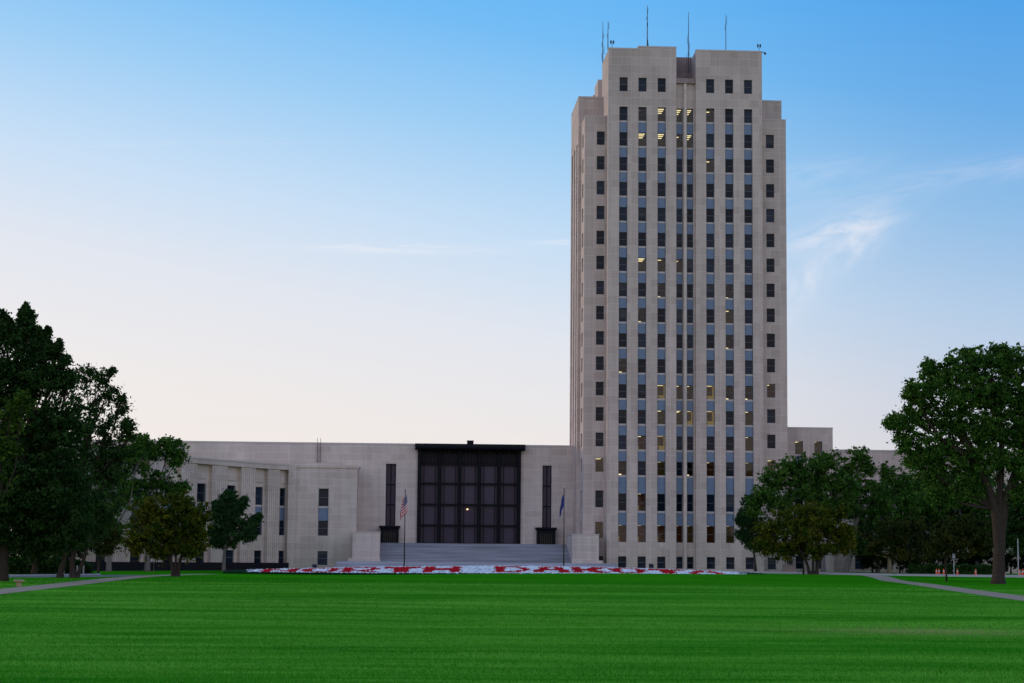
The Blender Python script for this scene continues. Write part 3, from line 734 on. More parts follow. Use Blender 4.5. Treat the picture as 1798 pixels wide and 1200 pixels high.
def kerb(name, pts, off, mt, hgt=.13, wd_=.16):
    L_, R_ = ribbon(pts, off + wd_ / 2, -(off - wd_ / 2), 0); b = MB()
    for i in range(len(L_) - 1):
        a, c, d, e_ = [Vector(q) for q in (R_[i], R_[i + 1], L_[i + 1], L_[i])]; h_ = Vector((0, 0, hgt)); l_ = Vector((0, 0, -.1))
        b.quad(a + h_, c + h_, d + h_, e_ + h_); b.quad(a + l_, c + l_, c + h_, a + h_); b.quad(d + l_, e_ + l_, e_ + h_, d + h_)
    return tag(b.build(name, mt), kind='structure')

DRY = (10.6, 52.5)                     # worn, yellowed patch of turf
def lawn_mat():
    mt, nt, b = mat('lawn_grass'); tc = nt.nodes.new('ShaderNodeTexCoord'); o = tc.outputs['Object']
    big = noise(nt, scaled(nt, o, (.02, .035, 1)), 1.0, 4); st_ = noise(nt, scaled(nt, o, (.05, .22, 1)), 1.0, 6, .7)
    st2 = noise(nt, scaled(nt, o, (.22, 1.3, 1)), 1.0, 5, .75); fine = noise(nt, scaled(nt, o, (14, 14, 14)), 1.0, 3, .8)
    f = mth(nt, 'ADD', mth(nt, 'MULTIPLY', big, .5), mth(nt, 'ADD', mth(nt, 'MULTIPLY', st_, .6), mth(nt, 'MULTIPLY', st2, .45)))
    f = mth(nt, 'ADD', mth(nt, 'MULTIPLY', mth(nt, 'SUBTRACT', f, .775), 2.6), .5)
    c = mixc(nt, f, (.003, .125, .001), (.060, .32, .008))
    dry = ramp(nt, noise(nt, scaled(nt, o, (.08, .3, 1)), 1.0, 3), [(.68, 0.0), (.8, 1.0)])
    c = mixc(nt, mth(nt, 'MULTIPLY', dry, .35), c, (.12, .15, .03))
    sx = nt.nodes.new('ShaderNodeSeparateXYZ'); L(nt, o, sx.inputs[0]); ddx = mth(nt, 'DIVIDE', mth(nt, 'SUBTRACT', sx.outputs[0], DRY[0]), 3.6); ddy = mth(nt, 'DIVIDE', mth(nt, 'SUBTRACT', sx.outputs[1], DRY[1]), 3.4)
    g_ = mth(nt, 'EXPONENT', mth(nt, 'MULTIPLY', mth(nt, 'ADD', mth(nt, 'MULTIPLY', ddx, ddx), mth(nt, 'MULTIPLY', ddy, ddy)), -1.0))
    c = mixc(nt, mth(nt, 'MULTIPLY', g_, .75), c, (.36, .31, .10))
    k = mth(nt, 'ADD', mth(nt, 'MULTIPLY', fine, 1.0), .5)
    v = nt.nodes.new('ShaderNodeVectorMath'); v.operation = 'SCALE'; L(nt, c, v.inputs[0]); L(nt, k, v.inputs['Scale'])
    L(nt, v.outputs[0], b.inputs['Base Color']); b.inputs['Roughness'].default_value = 1; b.inputs['Specular IOR Level'].default_value = 0
    bp = nt.nodes.new('ShaderNodeBump'); bp.inputs['Strength'].default_value = .6; bp.inputs['Distance'].default_value = .04
    L(nt, mth(nt, 'ADD', fine, st2), bp.inputs['Height']); L(nt, bp.outputs[0], b.inputs['Normal']); return mt
M['lawn'] = lawn_mat()
xs = [-6000, -1500, -500, -200, -120] + [-90 + 3 * i for i in range(61)] + [120, 200, 500, 1500, 6000]
ys = [-6000, -600, -100, -20] + [3 * i for i in range(104)] + [330, 400, 700, 1500, 8000]
b = MB()
for y in ys:
    for x in xs: b.v.append((x, y, ground_z(x, y)))
nx = len(xs)
for j in range(len(ys) - 1):
    for i in range(nx - 1): a = j * nx + i; b.f.append((a, a + 1, a + nx + 1, a + nx)); b.m.append(0)
lawn = tag(b.build('lawn', M['lawn'], smooth=True), kind='structure')

road_l = smooth([(x_, y_ * Q) for x_, y_ in [(-90, 84), (-62, 88), (-48, 91), (-41, 97), (-37, 105), (-35.2, 110)]])
road_m = smooth([(x_, y_ * Q) for x_, y_ in [(-25, 145), (-10, 146), (10, 146), (30, 144), (42, 134), (52, 128), (75, 127.5), (130, 130)]])
strip('road', road_l, 8.5, .008, M['asphalt']); strip('drive', road_m, 10.0, .012, M['asphalt'])
kerb('kerb', road_m, -5.1, M['kerb']); kerb('kerb', road_m, 5.1, M['kerb']); kerb('kerb', road_l, 4.4, M['kerb']); 
def gp(px, py): 
    d = ray(px, py); k = -CAMH / d.z; p_ = CAM + d * k; return (p_.x, p_.y)
pl_pts = smooth([(-15, 20), (-20, 60), gp(-20, 1041.5), gp(90, 1029), gp(200, 1017), gp(275, 1011.2), gp(330, 1009.3), gp(372, 1008.3)])
strip('path', pl_pts, 2.3, .016, M['concrete'])
pr_pts = smooth([(16, 20), (22, 60), gp(1830, 1056), gp(1690, 1036), gp(1600, 1024.5), gp(1530, 1016.5), (36.5, 236)])
strip('path', pr_pts, 2.3, .016, M['concrete'])

# ------------------------------------------------------------------ grass blades on the near lawn
def vnoise(x, y, seed):
    """smooth value noise on numpy arrays"""
    g_ = np.random.default_rng(seed).uniform(0, 1, (256, 256)); xi = np.floor(x).astype(int); yi = np.floor(y).astype(int); fx = x - xi; fy_ = y - yi
    fx = fx * fx * (3 - 2 * fx); fy_ = fy_ * fy_ * (3 - 2 * fy_); q = lambda a, b_: g_[a % 256, b_ % 256]
    return (q(xi, yi) * (1 - fx) + q(xi + 1, yi) * fx) * (1 - fy_) + (q(xi, yi + 1) * (1 - fx) + q(xi + 1, yi + 1) * fx) * fy_
def blades(n, y0, y1, hmin, hmax, wid):
    y = y0 + (y1 - y0) * NR.beta(1.0, 1.9, n); x = NR.uniform(-.5, .5, n) * y * .56
    gz = np.array([ground_z(a, b_) for a, b_ in zip(x, y)])
    pn = vnoise(x * .12, y * .55, 1) * .45 + vnoise(x * .3 + 9, y * 1.6, 2) * .35 + vnoise(x * .03 + 40, y * .12, 3) * .5 + vnoise(x * .5, y * 4, 4) * .55 - .92
    hgt = NR.uniform(hmin, hmax, n) * (1 + .5 * pn); a = NR.uniform(0, 2 * np.pi, n); ln = NR.normal(0, 1.1, n) * hgt; la = NR.uniform(0, 2 * np.pi, n)
    w_ = wid * NR.uniform(.7, 1.3, n) * (.7 + y / 90); V = np.zeros((n, 3, 3))
    V[:, 0] = np.c_[x - w_ * np.cos(a), y - w_ * np.sin(a), gz - .005]; V[:, 1] = np.c_[x + w_ * np.cos(a), y + w_ * np.sin(a), gz - .005]
    V[:, 2] = np.c_[x + ln * np.cos(la), y + ln * np.sin(la), gz + hgt]
    keep = np.ones(n, bool)
    for pth in (pl_pts, pr_pts):
        px_ = np.array(sorted([(q[1], q[0]) for q in pth])); keep &= np.abs(x - np.interp(y, px_[:, 0], px_[:, 1])) > 1.3
    dr = ((x - DRY[0]) / 3.6) ** 2 + ((y - DRY[1]) / 3.4) ** 2; keep &= (NR.uniform(0, 1, n) > .8 * np.exp(-dr))
    V = V[keep]; pn = pn[keep]; n = len(V)
    return V.reshape(-1, 3), np.clip(.45 + .9 * pn + NR.normal(0, .09, n), 0, 1)
def tri_mesh(name, V, k, tint, mt):
    n = len(V) // k; me = bpy.data.meshes.new(name); me.vertices.add(len(V)); me.vertices.foreach_set('co', V.astype(np.float32).ravel())
    me.loops.add(n * k); me.loops.foreach_set('vertex_index', np.arange(n * k, dtype=np.int32)); me.polygons.add(n)
    me.polygons.foreach_set('loop_start', np.arange(0, n * k, k, dtype=np.int32))
    at_ = me.attributes.new('tint', 'FLOAT', 'FACE'); at_.data.foreach_set('value', tint.astype(np.float32)); me.materials.append(mt); me.update(calc_edges=True); return me
V, t = blades(560000, 24, 170, .022, .048, .009)
M['blade'] = leafmat('grass_blade', (.006, .19, .003), (.185, .53, .06), .35)
gr = link('grass', tri_mesh('grass', V, 3, t, M['blade'])); tag(gr, 'short mown green grass blades across the near lawn', 'grass', kind='stuff')

# ------------------------------------------------------------------ flower bed with the planted letters
FONT = {'N': ["XX...XX", "XXX..XX", "XXXX.XX", "XX.XXXX", "XX..XXX", "XX...XX"], 'O': [".XXXXX.", "XX...XX", "XX...XX", "XX...XX", "XX...XX", ".XXXXX."], 'R': ["XXXXXX.", "XX...XX", "XX...XX", "XXXXXX.", "XX.XX..", "XX..XXX"],
        'T': ["XXXXXXX", "XXXXXXX", "..XXX..", "..XXX..", "..XXX..", "..XXX.."], 'H': ["XX...XX", "XX...XX", "XXXXXXX", "XXXXXXX", "XX...XX", "XX...XX"], 'D': ["XXXXX..", "XX..XX.", "XX...XX", "XX...XX", "XX..XX.", "XXXXX.."],
        'A': ["..XXX..", ".XX.XX.", ".XX.XX.", "XXXXXXX", "XX...XX", "XX...XX"], 'K': ["XX..XXX", "XX.XXX.", "XXXXX..", "XXXXX..", "XX.XXX.", "XX..XXX"]}
bcx, bhw = -1.6, 30.9
def bed_front(q): return 225.5 + 7.0 * q * q
def bed_back(q): return 238.5 - 3.6 * q * q
def bed_z(x, y):
    q = (x - bcx) / bhw; f_ = (y - bed_front(q)) / max(.1, bed_back(q) - bed_front(q)); return ground_z(x, y) * .4 + .10 + (.78 * f_) * max(.12, 1 - .8 * q * q)
def in_text(x, y):
    q = (x - bcx) / bhw; f_ = (y - bed_front(q)) / max(.1, bed_back(q) - bed_front(q))
    v = (f_ - .13) / .8
    if not 0 <= v < 1: return False
    for word, xa, xb in (('NORTH', -28.2, -5.2), ('DAKOTA', -1.7, 24.6)):
        if xa <= x < xb:
            p_ = (xb - xa) / len(word); i = int((x - xa) / p_); fx = ((x - xa) / p_ - i) / .92
            if fx >= 1: return False
            return FONT[word[i]][5 - int(v * 6)][int(fx * 7)] == 'X'
    return False
bed = empty('flower_bed', (0, 0, 0), 0, 'long raised bed of white flowers with red flowers spelling two words', 'flower bed')
b = MB(); nq = 60; nf = 8
for j in range(nf + 1):
    for i in range(nq + 1):
        q = -1 + 2 * i / nq; x = bcx + bhw * q; y = bed_front(q) + (bed_back(q) - bed_front(q)) * j / nf; b.v.append((x, y, bed_z(x, y) if 0 < j else ground_z(x, y) - .02))
for i in range(nq + 1): q = -1 + 2 * i / nq; x = bcx + bhw * q; b.v.append((x, bed_back(q) + .6, ground_z(x, bed_back(q)) - .05))
for j in range(nf + 1):
    for i in range(nq): a = j * (nq + 1) + i; b.f.append((a, a + 1, a + nq + 2, a + nq + 1)); b.m.append(0)
b.build('soil', M['soil'], bed)
OCT = np.array([(1, 0, 0), (0, 1, 0), (-1, 0, 0), (0, -1, 0), (0, 0, 1)]); OF = [(0, 1, 4), (1, 2, 4), (2, 3, 4), (3, 0, 4)]
pts = {'w': [], 'r': [], 'g': []}
y = 225.2
while y < 238.8:
    x = bcx - bhw
    while x < bcx + bhw:
        xx, yy_ = x + R.uniform(-.12, .12), y + R.uniform(-.12, .12); q = (xx - bcx) / bhw
        if abs(q) < 1 and bed_front(q) < yy_ < bed_back(q):
            ed = min(yy_ - bed_front(q), 2 * (1 - abs(q)) * 3)
            k = 'g' if ed < .45 + .25 * R.random() else ('r' if in_text(xx + R.uniform(-.2, .2), yy_ + R.uniform(-.2, .2)) else 'w')
            if R.random() < .06: k = 'g'
            if q < -.93 and R.random() < .5: k = 'g'
            pts[k].append((xx, yy_, bed_z(xx, yy_)))
        x += .235
    y += .25
def blobs(P_, r, hh):
    P_ = np.array(P_); n_ = len(P_); out = []
    s_ = NR.uniform(.75, 1.3, n_); an = NR.uniform(0, 6.28, n_); zoff = NR.normal(0, .012, n_)
    loc = np.zeros((n_, 5, 3))
    for k in range(5):
        c_, s2 = np.cos(an), np.sin(an); x_, y_, z_ = OCT[k]
        loc[:, k, 0] = P_[:, 0] + (x_ * c_ - y_ * s2) * r * s_; loc[:, k, 1] = P_[:, 1] + (x_ * s2 + y_ * c_) * r * s_; loc[:, k, 2] = P_[:, 2] + .02 + zoff + z_ * hh * s_
    V_ = np.stack([loc[:, list(f_), :] for f_ in OF], 1).reshape(-1, 3); return V_, np.repeat(NR.uniform(0, 1, n_), 4)
M['white_petal'] = leafmat('white_petals', (.50, .56, .58), (.88, .90, .91), .1); M['red_petal'] = leafmat('red_petals', (.28, .004, .008), (.62, .012, .02), .1); M['bedleaf'] = leafmat('bed_leaves', (.006, .022, .008), (.02, .06, .02), .2)
for k, nm, r_, h_, mt in (('w', 'white_flowers', .19, .24, M['white_petal']), ('r', 'red_flowers', .20, .25, M['red_petal']), ('g', 'border_leaves', .2, .2, M['bedleaf'])):
    V, t = blobs(pts[k], r_, h_ * .5); o = link(nm, tri_mesh(nm, V, 3, t, mt), bed); o['kind'] = 'stuff'

# ------------------------------------------------------------------ trees
M['leaf_deep'] = leafmat('deep_green_leaves', (.010, .034, .007), (.042, .095, .020))
M['leaf_mid'] = leafmat('mid_green_leaves', (.018, .064, .009), (.092, .20, .028))
M['leaf_lime'] = leafmat('lime_green_leaves', (.016, .048, .005), (.07, .125, .012))
M['leaf_blue'] = leafmat('blue_green_leaves', (.013, .046, .014), (.050, .115, .034))
M['leaf_rust'] = leafmat('rusty_leaves', (.018, .056, .005), (.145, .140, .012))
M['leaf_brown'] = leafmat('brownish_leaves', (.014, .034, .006), (.065, .068, .012))
M['leaf_shade'] = leafmat('shade_fill_leaves', (.004, .012, .004), (.013, .028, .008))  # near-black: deep shade put into the leaf colour of the filler shrubs

def leaf_cloud(lobes, per_lobe_clumps, leaves_per_clump, clump_r, size, seed, shell=.55, flat=.75):
    g_ = np.random.default_rng(seed); VV = []; TT = []; centers = []
    for (cx_, cy_, cz_, rx, ry, rz, dens) in lobes:
        nc = max(3, int(per_lobe_clumps * dens * .95)); crl = min(clump_r, .95 * min(rx, rz)); lsc = max(.3, (crl / clump_r) ** 1.6)
        d = g_.normal(size=(nc, 3)); d /= np.linalg.norm(d, axis=1)[:, None]
        rad = (g_.uniform(0, 1, nc) ** shell)
        c_ = np.array([cx_, cy_, cz_]) + d * rad[:, None] * np.array([rx, ry, rz]) * g_.uniform(.85, 1.12, nc)[:, None]
        ne = int(nc * .45); d2 = g_.normal(size=(ne, 3)); d2 /= np.linalg.norm(d2, axis=1)[:, None]; d2[:, 2] = np.where(d2[:, 2] < -.3, -d2[:, 2], d2[:, 2])
        c2 = np.array([cx_, cy_, cz_]) + d2 * np.array([rx, ry, rz]) * g_.uniform(1.0, 1.28, ne)[:, None]
        c_ = np.concatenate([c_, c2]); tint = g_.uniform(.05, .8, nc + ne); n0_ = nc; nc = nc + ne
        for k in range(nc):
            q_ = 1.0 if k < n0_ else .5
            n_ = max(4, int(leaves_per_clump * lsc * g_.uniform(.6, 1.4) * q_ ** 1.5)); cr = crl * g_.uniform(.6, 1.35) * q_
            pdir = g_.normal(size=(n_, 3)); pdir /= np.linalg.norm(pdir, axis=1)[:, None]
            pos = c_[k] + pdir * np.minimum(np.abs(g_.normal(0, .66, n_)), 1.6)[:, None] * np.array([cr, cr, cr * flat])
            VV.append(pos); TT.append(np.clip(tint[k] + g_.normal(0, .18, n_), 0, 1))
            centers.append(c_[k])
    P_ = np.concatenate(VV); T_ = np.concatenate(TT); n_ = len(P_)
    nrm = g_.normal(size=(n_, 3)); nrm[:, 2] += .35; nrm /= np.linalg.norm(nrm, axis=1)[:, None]
    ax = np.cross(nrm, g_.normal(size=(n_, 3))); ax /= np.linalg.norm(ax, axis=1)[:, None]; ay = np.cross(nrm, ax)
    s_ = (size * g_.uniform(.6, 1.35, n_))[:, None]
    Q = np.stack([P_ - ax * s_, P_ - ay * s_ * .55 + nrm * s_ * .12, P_ + ax * s_, P_ + ay * s_ * .55 + nrm * s_ * .12], 1)
    return Q.reshape(-1, 3), T_, centers

def make_tree(name, label, group, base, Y_, lobes_px, leaf, bark, size, clumps, lpc, cr, trunk=None, trunk_r=.3, seed=1, sub=3, dy=.8, shell=.5, cat='tree', stems=None):
    """base: (px) of the trunk foot; lobes in photo pixels at the tree's own distance, turned into metres"""
    Y = Y_ * Q; bx_ = at(base, 1000, Y).x; bz = ground_z(bx_, Y); B = Vector((bx_, Y, bz)); k = Y / F; rr_ = random.Random(seed)
    root = empty(name, B, 0, label, cat, group); lobes = []
    for i, q in enumerate(lobes_px):
        px, py, rx, ry = q[:4]; dens = q[4] if len(q) > 4 else 1.0; p_ = at(px, py, Y) - B; off = (rr_.uniform(-1, 1) * .35 * rx * k) if len(q) < 6 else q[5]
        lobes.append((p_.x, off, p_.z, rx * k, max(rx, ry) * k * dy, ry * k, dens * max(.35, (rx * ry) / 1800.0)))
    V_, T_, cen = leaf_cloud(lobes, clumps, lpc, cr, size, seed)
    link('crown', tri_mesh('crown', V_, 4, T_, leaf), root)
    t = MB(); stems = stems or [[(base, None), trunk or lobes_px[0][:2]]]
    zmin = min(l[2] - l[5] for l in lobes)
    tops = []
    for st_ in stems:
        pts_ = [Vector((at(st_[0][0], 1000, Y).x - B.x, 0, -.25))] + [at(q[0], q[1], Y) - B for q in st_[1:]]
        full = [pts_[0], pts_[0].lerp(pts_[1], min(.5, .6 / max(.1, (pts_[1] - pts_[0]).length)))]
        for a, b_ in zip(pts_, pts_[1:]):
            for i in range(1, 5): full.append(a.lerp(b_, i / 4) + Vector((rr_.uniform(-.03, .03), rr_.uniform(-.05, .05), 0)) * (b_ - a).length * .3)
        n_ = len(full); r_ = st_[0][1] or trunk_r; rad = [r_ * (1.0 - .5 * i / (n_ - 1)) for i in range(n_)]; rad[0] = r_ * 1.3; 
        if n_ > 2: rad[1] = r_ * 1.08
        t.tube(full, rad, 10); tops.append((full, rad))
    for i, l in enumerate(lobes):
        c_ = Vector(l[:3]); full, rad = min(tops, key=lambda q: (q[0][-1] - c_).length)
        j = max(1, min(len(full) - 1, int((len(full) - 1) * rr_.uniform(.7, 1)))); a = full[j]
        if c_.z < a.z + .2: j = max(1, len(full) // 2); a = full[j]
        mid = a.lerp(c_, .5) + Vector((rr_.uniform(-.1, .1), rr_.uniform(-.1, .1), -.06)) * (c_ - a).length
        r1 = min(rad[j] * .5, .03 + .022 * (c_ - a).length)
        t.tube([a, a.lerp(mid, .5), mid, mid.lerp(c_, .5), c_], [r1, r1 * .85, r1 * .7, r1 * .5, r1 * .3], 6)
        for _ in range(sub + int(l[6] * 2)):
            d_ = Vector((rr_.gauss(0, 1), rr_.gauss(0, 1), rr_.gauss(.25, .8))).normalized(); e_ = c_ + Vector((d_.x * l[3], d_.y * l[4], d_.z * l[5])) * rr_.uniform(.6, .98)
            s_ = mid.lerp(c_, rr_.uniform(.1, 1)); m_ = s_.lerp(e_, .5) + Vector((0, 0, rr_.uniform(-.08, .12))) * (e_ - s_).length
            t.tube([s_, m_, e_], [r1 * .4, r1 * .26, .012], 5)
    t.build('trunk', bark, root, True); return root

# left group
GL, GRT = 'shade trees on the left of the lawn', 'trees on the right of the lawn'
make_tree('shade_tree', 'tallest dark tree at the left edge with pointed top', GL, 4, 79,
    [(46, 546, 5, 14, 2.5), (38, 556, 5, 12, 2.5), (52, 560, 8, 16, 2.0), (46, 580, 12, 22, 2.5), (66, 582, 6, 10, 2.5), (75, 596, 8, 14, 3), (84, 584, 4, 10, 3.0), (104, 606, 4, 9, 3.0), (98, 618, 9, 14, 3), (84, 622, 12, 20, 2), (4, 560, 7, 12, 2.5), (16, 572, 6, 12, 2.5), (8, 592, 16, 24, 1.6), (30, 596, 14, 28, 1.8), (60, 615, 18, 26, 1.6), (112, 636, 8, 12, 3),
     (55, 665, 52, 50), (0, 670, 60, 56), (100, 670, 26, 32), (122, 668, 10, 14, 2), (60, 760, 80, 75), (-20, 800, 85, 90), (115, 760, 40, 60), (50, 870, 85, 70), (-40, 900, 85, 75), (120, 860, 45, 65), (60, 945, 75, 40), (-60, 650, 60, 90), (125, 930, 40, 35)],
    M['leaf_deep'], M['bark'], .125, 62, 70, .62, trunk=(14, 800), trunk_r=.42, seed=21, sub=3)
make_tree('shade_tree', 'open dark tree with twiggy see-through top beside the tallest one', GL, 118, 93,
    [(148, 660, 20, 18, .9), (178, 664, 18, 16, .8), (192, 690, 22, 20, .75), (206, 718, 20, 20, .7), (222, 748, 12, 14, .9), (160, 705, 34, 30, .6), (185, 745, 34, 30, .65), (150, 760, 40, 40, .7), (150, 810, 50, 46, .9), (140, 880, 50, 55), (190, 820, 34, 45), (175, 900, 38, 45), (120, 950, 45, 34), (205, 790, 26, 26), (85, 960, 40, 32), (214, 700, 6, 8, 1.2), (196, 652, 7, 6, 1.2), (230, 768, 6, 8, 1.2)],
    M['leaf_deep'], M['bark'], .12, 66, 46, .55, seed=22, sub=8, stems=[[(104, .28), (112, 985), (140, 860), (160, 740)], [(130, .3), (126, 985), (150, 880), (185, 760)], [(133, .2), (148, 980), (170, 900)]])
make_tree('shade_tree', 'green tree with pale grey trunk in front of the wing at far left', GL, 191, 134,
    [(222, 785, 32, 30, .9), (205, 830, 42, 42), (240, 800, 22, 30), (180, 880, 34, 42), (222, 870, 28, 34), (195, 930, 34, 26), (250, 780, 16, 14)],
    M['leaf_mid'], M['bark_pale'], .17, 64, 66, .75, trunk=(197, 880), trunk_r=.34, seed=23)
make_tree('shade_tree', 'green tree showing bare limbs before the wing roof', GL, 258, 137,
    [(290, 792, 34, 19, 1.1), (262, 792, 20, 18), (312, 805, 17, 20), (318, 858, 15, 11), (265, 850, 28, 22), (292, 852, 30, 22), (258, 890, 26, 30), (300, 780, 20, 10)],
    M['leaf_mid'], M['bark_pale'], .17, 64, 66, .68, trunk=(268, 870), trunk_r=.36, seed=24, sub=4)
make_tree('shade_tree', 'lime tinted tree at the left edge under the tallest one', GL, -14, 72,
    [(38, 712, 18, 22, .9), (22, 735, 26, 24, .7), (-25, 770, 40, 40), (0, 790, 26, 30), (-20, 850, 30, 50)],
    M['leaf_lime'], M['bark'], .15, 30, 55, .7, trunk=(-8, 870), trunk_r=.22, seed=25)
make_tree('crabapple_tree', 'rusty orange and green crabapple standing at the left lawn edge', 'crabapple trees along the lawn', 308, 103,
    [(318, 886, 28, 20, 1.1), (345, 905, 24, 22), (285, 900, 30, 24), (255, 905, 26, 22), (262, 935, 34, 28), (305, 930, 48, 32), (350, 940, 22, 28), (240, 955, 18, 22), (275, 968, 26, 16), (335, 965, 26, 18), (310, 955, 30, 20)],
    M['leaf_rust'], M['bark'], .14, 76, 90, .6, seed=26, sub=4, stems=[[(305, .19), (302, 990), (294, 972), (280, 940)], [(312, .19), (315, 990), (321, 970), (335, 930)], [(308, .15), (309, 985), (306, 920)]])
make_tree('maple_tree', 'small round dark green maple in front of the curved wing', None, 392.5, 142,
    [(402, 874, 12, 12, 1.6), (392, 890, 18, 14, 1.4), (416, 890, 16, 14, 1.2), (384, 908, 18, 16), (410, 908, 20, 18), (398, 928, 26, 18), (432, 926, 16, 14), (376, 935, 12, 12), (380, 950, 14, 10), (420, 944, 24, 14), (446, 915, 9, 8, 1), (428, 880, 5, 7, 1.2), (440, 940, 12, 10), (395, 955, 22, 10), (455, 907, 4, 5, 1.5)],
    M['leaf_blue'], M['bark_pale'], .155, 110, 55, .45, trunk=(396, 925), trunk_r=.26, seed=27, sub=4, shell=.4)
make_tree('crabapple_tree', 'small brownish crabapple in shade between the pale trunks at left', 'crabapple trees along the lawn', 172, 122,
    [(190, 925, 20, 22), (172, 945, 24, 22), (200, 950, 13, 16), (150, 950, 24, 20), (185, 965, 20, 10)], M['leaf_brown'], M['bark'], .16, 60, 60, .6, trunk=(178, 945), trunk_r=.14, seed=28)
make_tree('shade_tree', 'dark tree in the deep shade behind the leftmost trunks', GL, 60, 108,
    [(40, 900, 60, 60), (90, 880, 50, 60), (20, 960, 50, 30), (85, 960, 50, 28), (140, 930, 40, 40), (50, 820, 70, 60)], M['leaf_deep'], M['bark'], .19, 40, 55, .9, trunk=(70, 920), trunk_r=.3, seed=29)
# right group
make_tree('elm_tree', 'large spreading elm with thick forked trunk at the right edge', GRT, 1752, 103,
    [(1690, 648, 38, 28), (1735, 636, 36, 26), (1780, 640, 45, 30), (1648, 664, 32, 24), (1622, 692, 34, 28), (1680, 695, 46, 36), (1740, 690, 48, 40), (1800, 690, 48, 44), (1572, 744, 20, 14, 1.1), (1610, 738, 34, 26), (1665, 745, 40, 34), (1720, 755, 44, 40), (1780, 760, 48, 44), (1592, 778, 22, 20), (1635, 795, 38, 32), (1690, 805, 40, 36), (1745, 810, 40, 30), (1800, 820, 40, 40), (1645, 835, 30, 26), (1700, 850, 32, 26), (1850, 730, 50, 80), (1840, 830, 45, 50), (1606, 815, 16, 18), (1672, 872, 24, 18), (1790, 870, 26, 24), (1598, 690, 12, 16, .8), (1640, 868, 16, 16, .8), (1756, 618, 12, 12, .8), (1700, 622, 12, 10, .8), (1630, 645, 10, 12, .8)],
    M['leaf_mid'], M['bark'], .13, 100, 80, .55, seed=31, sub=6, shell=.42,
    stems=[[(1752, .60), (1755, 960), (1748, 895), (1728, 840), (1690, 760)], [(1754, .46), (1757, 950), (1766, 880), (1792, 800), (1800, 700)], [(1753, .40), (1755, 940), (1757, 860), (1760, 760), (1740, 680)]])
make_tree('shade_tree', 'bright green rounded tree before the foot of the tower', GRT, 1446, 143,
    [(1385, 822, 26, 18), (1420, 820, 34, 20), (1455, 815, 26, 20), (1362, 845, 28, 24), (1405, 850, 40, 28), (1450, 850, 36, 28), (1345, 870, 20, 22), (1480, 860, 26, 26), (1430, 880, 44, 26), (1370, 885, 30, 22), (1325, 890, 12, 20)],
    M['leaf_mid'], M['bark_pale'], .16, 105, 78, .62, trunk=(1440, 880), trunk_r=.3, seed=32)
make_tree('shade_tree', 'green tree with leaning pale trunk left of the low wing', GRT, 1483, 150,
    [(1508, 803, 22, 15, 1.0), (1490, 820, 16, 16), (1478, 845, 20, 20), (1500, 870, 26, 20), (1480, 890, 24, 20), (1530, 900, 26, 22), (1524, 822, 14, 16), (1510, 850, 24, 22), (1540, 870, 26, 28), (1500, 890, 30, 30), (1560, 890, 24, 26)],
    M['leaf_mid'], M['bark_pale'], .16, 80, 70, .58, trunk_r=.75, seed=33, sub=5, stems=[[(1483, .42), (1496, 965), (1506, 900), (1510, 840)]])
make_tree('shade_tree', 'bluish green slender tree against the right base of the tower', GRT, 1327, 146,
    [(1318, 885, 14, 16), (1310, 910, 16, 18), (1325, 920, 18, 22), (1304, 940, 12, 14, .8), (1320, 950, 18, 18), (1338, 930, 18, 26), (1300, 918, 7, 8, .8)],
    M['leaf_blue'], M['bark'], .16, 90, 55, .5, trunk=(1322, 930), trunk_r=.18, seed=34)
make_tree('crabapple_tree', 'wide rusty gold crabapple on the lawn before the tower', 'crabapple trees along the lawn', 1426, 133,
    [(1420, 905, 36, 20), (1385, 920, 34, 22), (1455, 912, 26, 22), (1350, 935, 26, 22), (1410, 940, 44, 28), (1465, 940, 34, 26), (1340, 960, 16, 16), (1375, 965, 34, 18), (1440, 970, 40, 16), (1490, 950, 16, 22), (1478, 898, 8, 10)],
    M['leaf_rust'], M['bark'], .165, 88, 85, .66, seed=35, sub=4, stems=[[(1422, .2), (1418, 992), (1408, 972), (1395, 945)], [(1432, .24), (1437, 990), (1444, 972), (1458, 940)], [(1427, .2), (1428, 985), (1425, 930)]])
make_tree('young_tree', 'thin dark sapling stem under the rusty gold crabapple', GRT, 1411, 134,
    [(1408, 965, 14, 16), (1400, 955, 14, 14)], M['leaf_brown'], M['bark'], .16, 60, 40, .5, trunk=(1409, 965), trunk_r=.12, seed=36)
make_tree('crabapple_tree', 'dark brown crabapple in shade beside the hedge', 'crabapple trees along the lawn', 1600, 141,
    [(1560, 935, 28, 22), (1595, 930, 32, 24), (1575, 960, 40, 22), (1620, 955, 26, 24), (1540, 960, 20, 20), (1600, 978, 40, 12)], M['leaf_brown'], M['bark'], .18, 52, 65, .65, trunk=(1592, 950), trunk_r=.2, seed=37)
make_tree('crabapple_tree', 'reddish brown crabapple with thin stem near the right path', 'crabapple trees along the lawn', 1662, 115,
    [(1690, 925, 34, 20), (1720, 940, 22, 22), (1660, 940, 28, 22), (1690, 955, 38, 20), (1650, 962, 20, 16), (1722, 962, 16, 14)], M['leaf_brown'], M['bark'], .16, 52, 70, .62, trunk_r=.1, seed=38, stems=[[(1662, .11), (1660, 985), (1672, 950)]])
make_tree('shade_tree', 'dark bushy tree among pale trunks behind the hedge', GRT, 1541, 153,
    [(1555, 835, 12, 22, .8), (1580, 850, 22, 24), (1545, 880, 24, 30), (1590, 890, 28, 30), (1565, 920, 30, 26)], M['leaf_mid'], M['bark_pale'], .16, 120, 75, .6, trunk=(1545, 890), trunk_r=.3, seed=39, sub=6)
